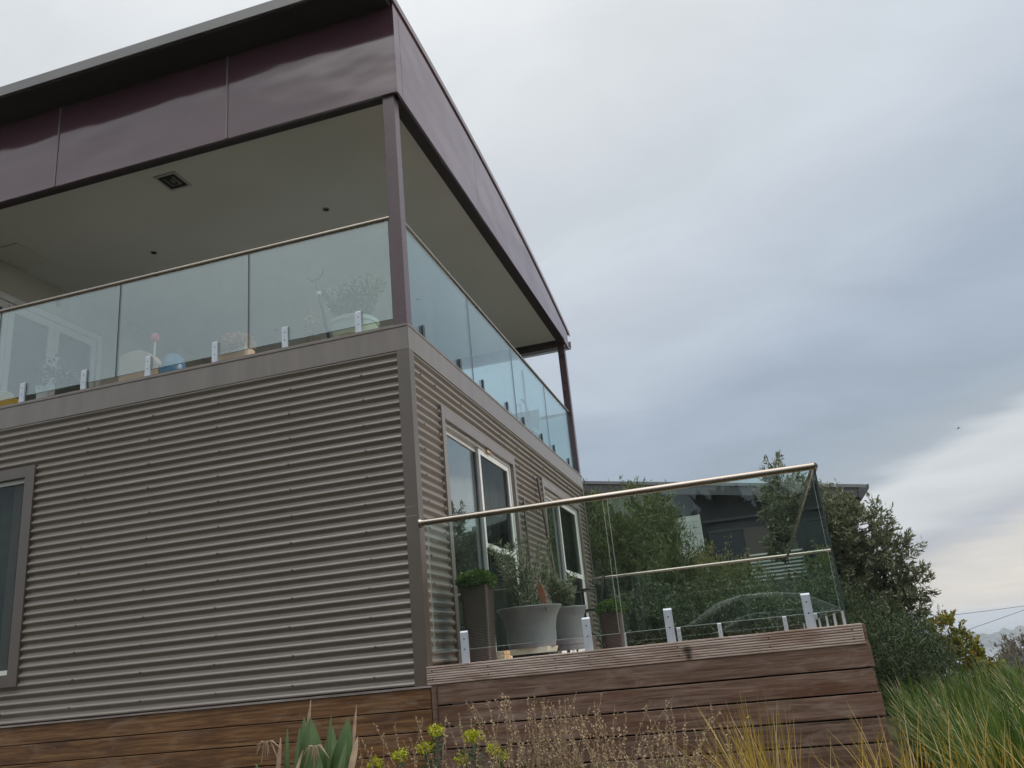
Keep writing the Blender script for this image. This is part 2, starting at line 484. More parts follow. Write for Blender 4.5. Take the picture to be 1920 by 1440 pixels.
leafmat('grass_yellow', [(0, (0.20, 0.17, 0.02)), (0.45, (0.42, 0.29, 0.035)), (0.8, (0.55, 0.36, 0.09)), (1, (0.60, 0.50, 0.31))], 0.35)
leafmat('stalk', [(0, (0.26, 0.175, 0.10)), (0.5, (0.42, 0.31, 0.19)), (1, (0.56, 0.45, 0.30))], 0.25, 0.8)
leafmat('stalk_leaf', [(0, (0.144, 0.156, 0.072)), (0.5, (0.264, 0.240, 0.120)), (1, (0.432, 0.372, 0.216))], 0.3, 0.8)
leafmat('euphorbia_flower', [(0, (0.30, 0.34, 0.02)), (0.6, (0.48, 0.50, 0.03)), (1, (0.62, 0.60, 0.06))], 0.35)
leafmat('euphorbia_leaf', [(0, (0.05, 0.10, 0.06)), (1, (0.11, 0.18, 0.10))], 0.25)
mottled('agave_leaf', (0.045, 0.088, 0.022), (0.098, 0.150, 0.045), (9, 9, 3), rough=0.42, bump=0.2, bscale=60)
mottled('agave_dry', (0.24, 0.16, 0.10), (0.38, 0.29, 0.20), (8, 8, 14), rough=0.8)

# ------------------------------------------------------------------ mesh helpers


def link_mesh(name, V, F, mats, parent=None, smooth=False, fmat=None):
    me = bpy.data.meshes.new(name)
    V = np.asarray(V, dtype=np.float32).reshape(-1, 3)
    if isinstance(F, np.ndarray):
        n, k = F.shape
        me.vertices.add(len(V))
        me.vertices.foreach_set('co', V.ravel())
        me.loops.add(n * k)
        me.loops.foreach_set('vertex_index', F.astype(np.int32).ravel())
        me.polygons.add(n)
        me.polygons.foreach_set('loop_start', np.arange(0, n * k, k, dtype=np.int32))
        me.polygons.foreach_set('loop_total', np.full(n, k, dtype=np.int32))
    else:
        me.from_pydata([tuple(float(c) for c in v) for v in V], [], F)
    if isinstance(mats, str):
        mats = [mats]
    for m in mats:
        me.materials.append(MATS[m])
    if fmat is not None:
        me.polygons.foreach_set('material_index', np.asarray(fmat, dtype=np.int32))
    if smooth:
        me.polygons.foreach_set('use_smooth', np.ones(len(me.polygons), dtype=bool))
    me.update(calc_edges=True)
    me.validate()
    o = bpy.data.objects.new(name, me)
    C.objects.link(o)
    if parent is not None:
        set_parent(o, parent)
    return o


def set_parent(o, parent):
    o.parent = parent
    o.matrix_parent_inverse = world_of(parent).inverted()


def world_of(o):
    m = o.matrix_basis.copy()
    if o.parent is not None:
        m = world_of(o.parent) @ o.matrix_parent_inverse @ m
    return m


def thing(name, label, cat, loc=(0, 0, 0), group=None):
    e = bpy.data.objects.new(name, None)
    e.empty_display_size = 0.2
    e.location = loc
    C.objects.link(e)
    e['label'] = label
    e['category'] = cat
    if group:
        e['group'] = group
    return e


def tag(o, label, cat, group=None):
    o['label'] = label
    o['category'] = cat
    if group:
        o['group'] = group
    return o


def copy_thing(root, loc, rz=0.0, scale=1.0, label=None):
    """a copy of a thing with its parts (and their sub-parts), sharing the mesh data"""
    r = root.copy()
    C.objects.link(r)
    r.location = loc
    r.rotation_euler = (0, 0, rz)
    r.scale = (scale,) * 3
    if label:
        r['label'] = label
    for ch in list(root.children):
        c = ch.copy()
        C.objects.link(c)
        c.parent = r
        c.matrix_parent_inverse = ch.matrix_parent_inverse.copy()
        for g in list(ch.children):
            d = g.copy()
            C.objects.link(d)
            d.parent = c
            d.matrix_parent_inverse = g.matrix_parent_inverse.copy()
    return r


class MB:
    """collects shapes; build() links them as one mesh"""
    def __init__(self):
        self.V = []
        self.F = []
        self.M = []

    def add(self, V, F, m=0):
        b = len(self.V)
        self.V += [tuple(v) for v in V]
        self.F += [tuple(i + b for i in f) for f in F]
        self.M += [m] * len(F)
        return self

    def box(self, x0, x1, y0, y1, z0, z1, m=0, bev=0.0):
        if bev <= 0:
            V = [(x, y, z) for z in (z0, z1) for y in (y0, y1) for x in (x0, x1)]
            F = [(0, 2, 3, 1), (4, 5, 7, 6), (0, 1, 5, 4), (2, 6, 7, 3), (0, 4, 6, 2), (1, 3, 7, 5)]
            return self.add(V, F, m)
        # chamfered box: each corner becomes three vertices
        V = []
        idx = {}
        lo = (x0, y0, z0)
        hi = (x1, y1, z1)
        for sx in (0, 1):
            for sy in (0, 1):
                for sz in (0, 1):
                    s = (sx, sy, sz)
                    for ax in range(3):
                        p = [(hi[k] if s[k] else lo[k]) for k in range(3)]
                        for k in range(3):
                            if k != ax:
                                p[k] += -bev if s[k] else bev
                        idx[(s, ax)] = len(V)
                        V.append(tuple(p))
        F = []
        for ax in range(3):
            a, b = [(1, 2), (2, 0), (0, 1)][ax]
            for sgn in (0, 1):
                loop = []
                for (u, v) in ((0, 0), (1, 0), (1, 1), (0, 1)):
                    s = [0, 0, 0]
                    s[ax] = sgn
                    s[a] = u
                    s[b] = v
                    loop.append(idx[(tuple(s), ax)])
                F.append(tuple(loop if sgn else loop[::-1]))
        for ax in range(3):
            a, b = [(1, 2), (2, 0), (0, 1)][ax]
            for u in (0, 1):
                for v in (0, 1):
                    s0 = [0, 0, 0]
                    s0[a] = u
                    s0[b] = v
                    s1 = list(s0)
                    s1[ax] = 1
                    q = [idx[(tuple(s0), a)], idx[(tuple(s1), a)], idx[(tuple(s1), b)], idx[(tuple(s0), b)]]
                    F.append(tuple(q))
        for sx in (0, 1):
            for sy in (0, 1):
                for sz in (0, 1):
                    s = (sx, sy, sz)
                    F.append((idx[(s, 0)], idx[(s, 1)], idx[(s, 2)]))
        return self.add(V, F, m)

    def tube(self, pts, r, seg=12, m=0, caps=True):
        pts = [Vector(p) for p in pts]
        rs = r if isinstance(r, (list, tuple)) else [r] * len(pts)
        V = []
        F = []
        for i, p in enumerate(pts):
            d = (pts[min(i + 1, len(pts) - 1)] - pts[max(i - 1, 0)]).normalized()
            u = d.orthogonal().normalized() if i == 0 else (u0 - d * u0.dot(d)).normalized()
            u0 = u
            w = d.cross(u)
            for k in range(seg):
                a = 2 * math.pi * k / seg
                V.append(p + (u * math.cos(a) + w * math.sin(a)) * rs[i])
        for i in range(len(pts) - 1):
            for k in range(seg):
                k2 = (k + 1) % seg
                F.append((i * seg + k, i * seg + k2, (i + 1) * seg + k2, (i + 1) * seg + k))
        if caps:
            F.append(tuple(range(seg))[::-1])
            F.append(tuple((len(pts) - 1) * seg + k for k in range(seg)))
        return self.add(V, F, m)

    def lathe(self, prof, c=(0, 0, 0), seg=32, m=0, sq=0.0):
        V = []
        F = []
        for (r, z) in prof:
            for k in range(seg):
                a = 2 * math.pi * k / seg
                V.append((c[0] + r * math.cos(a), c[1] + r * math.sin(a), c[2] + z))
        for i in range(len(prof) - 1):
            for k in range(seg):
                k2 = (k + 1) % seg
                F.append((i * seg + k, i * seg + k2, (i + 1) * seg + k2, (i + 1) * seg + k))
        F.append(tuple(range(seg))[::-1])
        F.append(tuple((len(prof) - 1) * seg + k for k in range(seg)))
        return self.add(V, F, m)

    def prism(self, poly, axis, a0, a1, m=0):
        """polygon (2D) pushed along an axis: 'x' -> (y,z), 'y' -> (x,z), 'z' -> (x,y)"""
        n = len(poly)
        V = []
        for a in (a0, a1):
            for (u, v) in poly:
                V.append({'x': (a, u, v), 'y': (u, a, v), 'z': (u, v, a)}[axis])
        F = [tuple(range(n))[::-1], tuple(range(n, 2 * n))]
        for i in range(n):
            j = (i + 1) % n
            F.append((i, j, n + j, n + i))
        return self.add(V, F, m)

    def build(self, name, mats, parent=None, smooth=False):
        o = link_mesh(name, self.V, self.F, mats, parent, False, self.M)
        me = o.data
        import bmesh
        bm = bmesh.new()
        bm.from_mesh(me)
        bmesh.ops.recalc_face_normals(bm, faces=bm.faces)
        bm.to_mesh(me)
        bm.free()
        if smooth:
            me.polygons.foreach_set('use_smooth', np.ones(len(me.polygons), dtype=bool))
            try:
                me.set_sharp_from_angle(angle=rad(40))
            except Exception:
                pass
        return o


def box(name, mat, parent, x0, x1, y0, y1, z0, z1, bev=0.0):
    return MB().box(x0, x1, y0, y1, z0, z1, 0, bev).build(name, mat, parent)


def struct(o):
    o['kind'] = 'structure'
    return o


def stuff(o):
    o['kind'] = 'stuff'
    return o


# ------------------------------------------------------------------ ground, sea, far land
def sm(a, b, x):
    t = np.clip((x - a) / (b - a), 0, 1)
    return t * t * (3 - 2 * t)


def height(x, y):
    x = np.asarray(x, float)
    y = np.asarray(y, float)
    h = -1.0 - 0.45 * sm(-1.0, -4.5, y) + 0.90 * sm(-7.6, -10.2, y)
    h = h - 1.5 * sm(4.8, 8.5, x) * sm(5.5, 12, y)
    s = 0.42 * x + 0.91 * y
    r = np.hypot(x, y)
    h = h + 0.18 * np.sin(x * 0.8 + 1) * np.cos(y * 0.6) * sm(4, 8, np.abs(x - 1) + 0.3 * np.abs(y))
    fall = -14.0 * sm(16, 120, s) - 26 * sm(60, 260, s) + 23 * sm(230, 330, s) - 45 * sm(340, 900, s) + 11 * sm(1900, 2150, s)
    h = h + fall - 12 * sm(2500, 3200, s)
    h = h + sm(200, 320, s) * 2.2 * np.sin(x * 0.031 + 2) + sm(1800, 2100, s) * (2.6 * np.sin(x * 0.011 + 0.6) + 1.5 * np.sin(x * 0.027))
    return h


def build_ground():
    na, rings = 220, [0.0]
    r = 0.6
    while r < 3600:
        rings.append(r)
        r *= 1.075
    V = [(2.5, -6.3, float(height(2.5, -6.3)))]
    ang = np.linspace(0, 2 * np.pi, na, endpoint=False)
    for rr in rings[1:]:
        x = 2.5 + rr * np.sin(ang)
        y = -6.3 + rr * np.cos(ang)
        z = height(x, y)
        V += list(zip(x, y, z))
    F = []
    for k in range(na):
        F.append((0, 1 + (k + 1) % na, 1 + k))
    for i in range(len(rings) - 2):
        b0 = 1 + i * na
        b1 = b0 + na
        for k in range(na):
            k2 = (k + 1) % na
            F.append((b0 + k, b0 + k2, b1 + k2, b1 + k))
    o = link_mesh('ground', V, F, 'ground_soil', None, True)
    struct(o)
    # sea
    m = MB()
    m.add([(-7500, -7500, -63), (7500, -7500, -63), (7500, 7500, -63), (-7500, 7500, -63)], [(0, 1, 2, 3)])
    struct(m.build('sea', 'sea_water'))
    # the street behind
    xs = np.linspace(-30, 30, 61)
    ys = np.linspace(-16.5, -10.4, 8)
    V = []
    for y in ys:
        for x in xs:
            V.append((x, y, float(height(x, y)) + 0.012))
    F = [(j * 61 + i, j * 61 + i + 1, (j + 1) * 61 + i + 1, (j + 1) * 61 + i) for j in range(7) for i in range(60)]
    struct(link_mesh('road', V, F, 'asphalt', None, True))


build_ground()

# ------------------------------------------------------------------ the house
house = thing('house', 'two storey house with taupe corrugated steel walls and purple-brown roof fascia', 'house', (-3, 3, 0))
PITCH, AMP, ZC = 0.0762, 0.0138, 2.747
ZB, ZT = 2.78, 3.019       # underside and top of the balcony ledge
YB = 7.6                   # far end of the house
XL = -8.0                  # left end
ROOFK = 0.0140


def zsamples(z0, z1, per=12):
    st = PITCH / per
    a = math.ceil(z0 / st)
    b = math.floor(z1 / st)
    zs = [z0] + [k * st for k in range(a, b + 1) if z0 + 1e-4 < k * st < z1 - 1e-4] + [z1]
    return zs


_dr = random.Random(12)
DENTS = [(_dr.uniform(-5.5, 7), _dr.uniform(0.1, 2.7), _dr.uniform(0.20, 0.55), _dr.uniform(0.001, 0.0035)) for _ in range(34)]


def corrugated(mb, axis, a0, a1, z0, z1, na=10):
    zs = zsamples(z0, z1)
    A = np.linspace(a0, a1, na + 1)
    V = []
    rng = random.Random(int(abs(a0) * 100 + z0 * 10))
    for z in zs:
        d = AMP * math.sin(2 * math.pi * (z - ZC) / PITCH)
        for a in A:
            w = 0.0012 * math.sin(a * 2.1 + z * 1.7) + 0.0008 * math.sin(a * 5.3 - z * 3.1)
            lap = ((ZC + 0.03 - z) / (PITCH * 10)) % 1.0
            w += 0.0032 * lap - 0.0016
            for (da, dz, dr, dd) in DENTS:
                q = ((a - da) / dr) ** 2 + ((z - dz) / 0.035) ** 2
                if q < 6:
                    w -= dd * math.exp(-q)
            out = d + w
            V.append((a, 0.012 - out, z) if axis == 'x' else (-0.012 + out, a, z))
    n = na + 1
    F = [(j * n + i, j * n + i + 1, (j + 1) * n + i + 1, (j + 1) * n + i) for j in range(len(zs) - 1) for i in range(na)]
    mb.add(V, F)


def cladding():
    m = MB()
    wx0, wx1, wz0, wz1 = -5.70, -3.915, 0.33, 2.34
    corrugated(m, 'x', wx1 - 0.03, -0.02, 0.012, ZB, 60)
    corrugated(m, 'x', wx0 + 0.03, wx1 - 0.03, wz1 - 0.03, ZB, 12)
    corrugated(m, 'x', wx0 + 0.03, wx1 - 0.03, 0.012, wz0 + 0.03, 12)
    corrugated(m, 'x', XL, wx0 + 0.03, 0.012, ZB, 12)
    o = link_mesh('front_wall', m.V, m.F, 'cladding', house, True)
    m = MB()
    z0 = 0.12
    for (a, b) in ((0.02, 0.735), (3.155, 4.60), (6.96, YB - 0.02)):
        corrugated(m, 'y', a, b, z0, ZB, 10)
    for (a, b) in ((0.735, 3.155), (4.60, 6.96)):
        corrugated(m, 'y', a, b, 2.42, ZB, 14)
    link_mesh('side_wall', m.V, m.F, 'cladding', house, True)
    # rubber-washered screws on the crests
    m = MB()

    def screw(p, ax):
        V = []
        r, h = 0.0105, 0.010
        for lv in (0, 1):
            for k in range(6):
                a = k * math.pi / 3
                rr = r * (1.0 if lv == 0 else 0.7)
                if ax == 'x':
                    V.append((p[0] + rr * math.cos(a), p[1] - h * lv, p[2] + rr * math.sin(a)))
                else:
                    V.append((p[0] + h * lv, p[1] + rr * math.cos(a), p[2] + rr * math.sin(a)))
        m.add(V, [(k, (k + 1) % 6, 6 + (k + 1) % 6, 6 + k) for k in range(6)] + [tuple(range(6, 12))])
    rows = [ZC + PITCH * (0.25 - k) for k in range(2, 36, 3)]
    rg = random.Random(3)
    for x in np.arange(-0.45, XL, -0.72):
        for z in rows:
            if -5.72 < x < -3.9 and 0.28 < z < 2.4:
                continue
            screw((x + rg.uniform(-.02, .02), 0.0025, z), 'x')
    for y in (0.24, 0.62, 1.3, 2.0, 2.7, 3.42, 4.1, 4.75, 5.5, 6.3, 7.2):
        for z in rows:
            if (0.70 < y < 3.19 or 4.55 < y < 7.0) and z < 2.5:
                continue
            if z > 0.16:
                screw((-0.0025, y + rg.uniform(-.02, .02), z), 'y')
    stuff(m.build('screw_heads', 'screw_metal', house))


cladding()


def house_shell():
    # corner flashing, folded round the arris
    m = MB()
    m.box(-0.112, 0.004, -0.004, 0.006, 0.005, ZB + 0.002)
    m.box(-0.006, 0.004, 0.006, 0.10, 0.125, ZB + 0.002)
    m.build('corner_flashing', 'trim', house)
    m = MB()
    m.box(-0.004, 0.006, YB - 0.09, YB + 0.004, 0.12, ZB)
    m.build('corner_flashing', 'trim', house)
    # ledge flashings with mitred end
    m = MB()
    m.prism([(-0.004, ZB), (0.02, ZB), (0.02, ZT - 0.012), (0.15, ZT - 0.012), (0.15, ZT), (-0.010, ZT), (-0.010, ZT - 0.02), (-0.004, ZT - 0.03)], 'x', XL, -0.004)
    m.build('ledge_flashing', 'ledge_metal', house)
    m = MB()
    m.prism([(0.006, ZB), (-0.02, ZB), (-0.02, ZT - 0.014), (-0.15, ZT - 0.014), (-0.15, ZT - 0.002), (0.012, ZT - 0.002), (0.012, ZT - 0.02), (0.006, ZT - 0.03)], 'y', -0.002, YB)
    m.build('ledge_flashing', 'ledge_metal', house)
    # light edge of the balcony tiles
    box('floor_edge', 'timber_cap', house, XL, -0.13, 0.004, 0.03, ZT + 0.001, ZT + 0.012)
    # balcony slab and room below
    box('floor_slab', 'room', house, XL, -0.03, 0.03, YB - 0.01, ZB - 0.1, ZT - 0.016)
    box('bounce_tiles', 'bounce_tile', house, -5.79, -0.16, 0.16, YB - 0.16, ZT - 0.0155, ZT - 0.006)  # unseen floor layer, added pale to bounce light onto the ceiling
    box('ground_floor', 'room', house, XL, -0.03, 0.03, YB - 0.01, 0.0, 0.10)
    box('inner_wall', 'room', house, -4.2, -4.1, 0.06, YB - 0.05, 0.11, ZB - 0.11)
    box('back_wall', 'cladding', house, XL, -0.02, YB - 0.008, YB, 0.0, ZB - 0.02)
    box('left_wall', 'cladding', house, XL - 0.05, XL - 0.004, 0.0, YB, -1.0, 6.0)
    # posts
    for (x0, x1, y0, y1) in ((-0.122, -0.002, 0.002, 0.122), (-0.122, -0.002, YB - 0.14, YB - 0.02)):
        box('post', 'post_paint', house, x0, x1, y0, y1, ZT + 0.002, 5.434, 0.004)
    # fascia beam behind the panels (dark underside)
    box('beam', 'soffit', house, XL, -0.03, 0.0, 0.10, 5.436, 6.40)
    box('beam', 'soffit', house, -0.10, 0.024, 0.105, YB - 0.03, 5.437, 5.62)
    box('beam', 'soffit', house, XL, -0.11, YB - 0.22, YB - 0.06, 5.40, 5.62)
    # front fascia panels, 2.13 m wide with cover battens
    for (a, b) in ((-1.832, 0.03), (-3.962, -1.836), (-6.092, -3.966), (XL, -6.096)):
        box('fascia_panel', 'fascia', house, a, b, -0.030, -0.001, 5.432, 6.45)
    for x in (-1.834, -3.964, -6.094):
        box('batten', 'batten', house, x - 0.011, x + 0.011, -0.037, -0.0305, 5.434, 6.449)
    # side fascia panels under the curved roof
    def rz(y):
        return 6.59 - ROOFK * max(y, 0.0) ** 2
    segs = [(-0.030, 0.103), (0.109, 2.47), (2.476, 4.868), (4.874, 7.25), (7.256, 7.62)]
    for (a, b) in segs:
        n = max(1, int((b - a) / 0.3))
        ys = [a + (b - a) * i / n for i in range(n + 1)]
        poly = [(a, 5.425), (b, 5.425 if b < 7.3 else 5.36)] + [(y, rz(y) - 0.055) for y in reversed(ys)]
        if b > 7.3:
            poly[0] = (a, 5.40)
        MB().prism(poly, 'x', 0.031, 0.056).build('fascia_panel', 'fascia', house)
    # curved roof with its edge trim
    ys = [-0.40 + i * 0.2 for i in range(43)]
    ys = [y for y in ys if y <= 7.86]
    poly = [(y, rz(y)) for y in ys] + [(y, rz(y) - 0.045) for y in reversed(ys)]
    MB().prism(poly, 'x', XL, 0.050).build('roof', 'gutter_metal', house)
    poly = [(y, rz(y) + 0.004) for y in ys] + [(y, rz(y) - 0.075) for y in reversed(ys)]
    MB().prism(poly, 'x', 0.0575, 0.072).build('barge_trim', 'batten', house)
    # eaves: soffit and front trim
    box('soffit', 'soffit', house, XL, 0.03, -0.385, -0.032, 6.452, 6.47)
    box('gutter', 'gutter_metal', house, XL, 0.0565, -0.412, -0.388, 6.472, 6.592)
    # rear gutter box seen end-on
    m = MB()
    m.prism([(7.625, 5.385), (7.86, 5.43), (7.91, 5.60), (7.885, 5.60), (7.845, 5.45), (7.625, 5.405)], 'x', XL, 0.056)
    m.build('rear_gutter', 'gutter_metal', house)
    # ceiling with a square diffuser, two downlights, a hatch
    box('ceiling', 'ceiling_paint', house, -5.80, -0.101, 0.101, YB - 0.06, 5.480, 5.54)
    box('ceiling', 'ceiling_paint', house, XL, -5.95, 0.101, YB - 0.06, 5.480, 5.54)


house_shell()


def ceiling_fittings():
    z = 5.4795
    x0, x1, y0, y1 = -2.975, -2.705, 0.30, 0.60
    v = MB()
    v.box(x0, x1, y0, y0 + 0.025, z - 0.012, z)
    v.box(x0, x1, y1 - 0.025, y1, z - 0.012, z)
    v.box(x0, x0 + 0.025, y0 + 0.025, y1 - 0.025, z - 0.012, z)
    v.box(x1 - 0.025, x1, y0 + 0.025, y1 - 0.025, z - 0.012, z)
    vent = v.build('ceiling_vent', 'vent_metal', house)
    box('opening', 'dark_hole', vent, x0 + 0.025, x1 - 0.025, y0 + 0.025, y1 - 0.025, z - 0.002, z - 0.0006)
    for k in (1, 2):
        i = 0.025 + 0.045 * k
        m = MB()
        h0, h1 = z - 0.014, z - 0.003
        m.prism([(x0 + i, h1), (x0 + i + 0.022, h0), (x0 + i + 0.025, h0 + 0.002), (x0 + i + 0.003, h1 + 0.0005)], 'y', y0 + i, y1 - i)
        m.prism([(x1 - i, h1), (x1 - i - 0.022, h0), (x1 - i - 0.025, h0 + 0.002), (x1 - i - 0.003, h1 + 0.0005)], 'y', y0 + i, y1 - i)
        m.prism([(y1 - i, h1), (y1 - i - 0.022, h0), (y1 - i - 0.025, h0 + 0.002), (y1 - i - 0.003, h1 + 0.0005)], 'x', x0 + i + .026, x1 - i - .026)
        m.build('louvre', 'vent_louvre', vent)
    for (x, y) in ((-1.63, 1.69), (-4.07, 1.70), (-1.63, 4.6), (-4.07, 4.6)):
        m = MB()
        m.lathe([(0.045, 0.0), (0.045, -0.006), (0.036, -0.006), (0.034, 0.0)], (x, y, z), 20)
        d = m.build('downlight', 'vent_metal', house)
        MB().lathe([(0.033, -0.001), (0.033, -0.002)], (x, y, z), 16).build('lens', 'dark_hole', d)
    box('access_hatch', 'upper_wall_paint', house, -5.76, -5.30, 0.80, 1.38, z - 0.014, z - 0.0005, 0.003)
    # the wall at the back of the balcony, with French doors
    xw = -5.80
    box('upper_wall', 'upper_wall_paint', house, xw - 0.14, xw, 2.80, YB - 0.07, ZT - 0.01, 5.479)
    box('upper_wall', 'upper_wall_paint', house, xw - 0.14, xw, 0.11, 2.80, 5.05, 5.479)
    box('upper_wall', 'upper_wall_paint', house, xw - 0.14, xw, 0.11, 0.55, ZT - 0.01, 5.05)
    fd = MB()
    # outer frame
    fd.box(xw - 0.05, xw + 0.03, 0.55, 0.63, ZT, 5.05)
    fd.box(xw - 0.05, xw + 0.03, 2.72, 2.80, ZT, 5.05)
    fd.box(xw - 0.05, xw + 0.03, 0.63, 2.72, 4.97, 5.05)
    fo = fd.build('french_door', 'white_paint', house)
    for (a, b) in ((0.64, 1.225), (1.235, 1.95), (1.96, 2.71)):
        m = MB()
        m.box(xw - 0.03, xw + 0.012, a, a + 0.085, ZT, 4.96)
        m.box(xw - 0.03, xw + 0.012, b - 0.085, b, ZT, 4.96)
        m.box(xw - 0.03, xw + 0.012, a + 0.085, b - 0.085, 4.865, 4.96)
        m.box(xw - 0.03, xw + 0.012, a + 0.085, b - 0.085, ZT, ZT + 0.16)
        m.build('door_leaf', 'white_paint', fo)
        box('pane', 'window_glass', fo, xw - 0.014, xw - 0.006, a + 0.085, b - 0.085, ZT + 0.16, 4.865)
    box('room_curtain', 'curtain', house, xw - 0.32, xw - 0.30, 0.5, 2.9, ZT, 5.1)
    box('front_parapet', 'upper_wall_paint', house, XL, xw - 0.15, 0.11, 0.20, ZT, 5.479)
    # small wall bracket by the ceiling
    box('wall_hook', 'grey_metal', house, xw + 0.0005, xw + 0.05, 1.96, 1.98, 5.20, 5.30)


ceiling_fittings()


def frame_y(mb, x0, x1, a0, a1, z0, z1, w, m=0, bottom=True):
    mb.box(x0, x1, a0, a0 + w, z0, z1, m)
    mb.box(x0, x1, a1 - w, a1, z0, z1, m)
    mb.box(x0, x1, a0 + w, a1 - w, z1 - w, z1, m)
    if bottom:
        mb.box(x0, x1, a0 + w, a1 - w, z0, z0 + w, m)


def sliding_door(y0, y1, mid, fly=False):
    """white aluminium sliding door in a taupe flashed opening on the side wall"""
    z0, z1 = 0.12, 2.445
    m = MB()
    w = 0.105
    m.box(-0.03, 0.010, y0, y0 + 0.085, z0, z1)
    m.box(-0.03, 0.010, y1 - 0.085, y1, z0, z1)
    m.box(-0.03, 0.010, y0 + 0.085, y1 - 0.085, z1 - 0.105, z1)
    t = m.build('sliding_door', 'ledge_metal', house)  # surround in the paler metal: side light put into its colour
    # reveal and frame
    m = MB()
    frame_y(m, -0.115, -0.031, y0 + 0.07, y1 - 0.07, z0, z1 - 0.09, 0.045)
    m.build('frame', 'white_paint', t)
    a0, a1 = y0 + 0.118, y1 - 0.118
    # fixed leaf (near), moving leaf (far) with a rail at mid height
    m = MB()
    frame_y(m, -0.108, -0.080, a0, mid + 0.03, z0 + 0.045, z1 - 0.138, 0.045)
    m.build('leaf_frame', 'white_paint', t)
    box('pane', 'window_glass', t, -0.098, -0.092, a0 + 0.045, mid - 0.015, z0 + 0.09, z1 - 0.183)
    m = MB()
    frame_y(m, -0.075, -0.045, mid - 0.035, a1, z0 + 0.045, z1 - 0.138, 0.06)
    m.box(-0.075, -0.045, mid + 0.025, a1 - 0.06, 1.235, 1.30)
    m.build('leaf_frame', 'white_paint', t)
    box('pane', 'screen_glass', t, -0.064, -0.058, mid + 0.025, a1 - 0.06, z0 + 0.105, 1.235)
    box('pane', 'screen_glass', t, -0.064, -0.058, mid + 0.025, a1 - 0.06, 1.30, z1 - 0.198)
    box('door_handle', 'black_metal', t, -0.045, -0.02, mid - 0.015, mid + 0.005, 1.0, 1.25, 0.004)
    # curtain in folds
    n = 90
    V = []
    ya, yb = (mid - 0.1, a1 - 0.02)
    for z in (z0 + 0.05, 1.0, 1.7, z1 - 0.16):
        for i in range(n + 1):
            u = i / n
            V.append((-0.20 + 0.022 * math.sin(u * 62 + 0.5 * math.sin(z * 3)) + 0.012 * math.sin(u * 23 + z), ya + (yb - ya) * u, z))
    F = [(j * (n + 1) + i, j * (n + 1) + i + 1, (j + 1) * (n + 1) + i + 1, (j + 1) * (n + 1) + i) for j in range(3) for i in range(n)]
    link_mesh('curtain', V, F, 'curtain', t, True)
    return t


d1 = sliding_door(0.706, 3.186, 1.96)
box('rust_stain_block', 'cream_rusted', d1, -0.028, -0.012, 2.15, 2.30, 2.305, 2.338, 0.003)
d2 = sliding_door(4.545, 7.02, 5.70)


def front_window():
    x0, x1, z0, z1 = -5.70, -3.905, 0.325, 2.345
    m = MB()
    w = 0.11
    m.box(x0, x0 + w, -0.014, 0.035, z0, z1)
    m.box(x1 - w, x1, -0.014, 0.035, z0, z1)
    m.box(x0 + w, x1 - w, -0.0145, 0.035, z1 - 0.105, z1)
    m.box(x0 + w, x1 - w, -0.0145, 0.035, z0, z0 + 0.105)
    t = m.build('window', 'trim', house)
    m = MB()
    a, b, c, d = x0 + w + 0.001, x1 - w - 0.001, z0 + 0.106, z1 - 0.106
    m.box(a, b, 0.036, 0.085, d - 0.042, d)
    m.box(a, b, 0.036, 0.085, c, c + 0.042)
    m.box(a, a + 0.035, 0.036, 0.085, c + 0.042, d - 0.042)
    m.box(b - 0.010, b, 0.036, 0.085, c + 0.042, d - 0.042)
    m.box((a + b) / 2 - 0.02, (a + b) / 2 + 0.02, 0.036, 0.085, c + 0.042, d - 0.042)
    m.build('frame', 'white_paint', t)
    box('pane', 'screen_glass', t, a + 0.035, (a + b) / 2 - 0.02, 0.058, 0.064, c + 0.042, d - 0.042)
    box('pane', 'screen_glass', t, (a + b) / 2 + 0.02, b - 0.010, 0.058, 0.064, c + 0.042, d - 0.042)
    box('blind', 'blind', t, a, b, 0.14, 0.145, c, d)


front_window()
# cover strip on the side wall between the doors
box('cover_strip', 'trim', house, 0.0065, 0.022, 3.40, 3.455, 0.13, 1.99)


def base_cladding():
    cap = box('cap_board', 'timber_cap', house, XL, 0.045, -0.052, -0.005, -0.010, 0.003)
    z = -0.0125
    for k in range(6):
        top = z - 0.155 * k
        box('plank', 'timber_left', house, XL, 0.030, -0.038, -0.016, top - 0.1475, top, 0.0025)
    box('shade_backing', 'under_deck', house, XL, 0.03, 0.0, 0.02, -1.3, -0.012)  # dark sheet behind the plank gaps, painting in their shade
    MB().tube([(0.057, -0.036, -1.3), (0.057, -0.036, 0.001)], 0.022, 10).build('corner_bead', 'timber_right', house, True)


base_cladding()

# ------------------------------------------------------------------ the timber deck
deck = thing('deck', 'raised weathered timber deck with horizontal board cladding beside the house', 'deck', (1.6, 3.6, -1.0))
DZ = 0.140
DX, DY = 3.19, 7.40


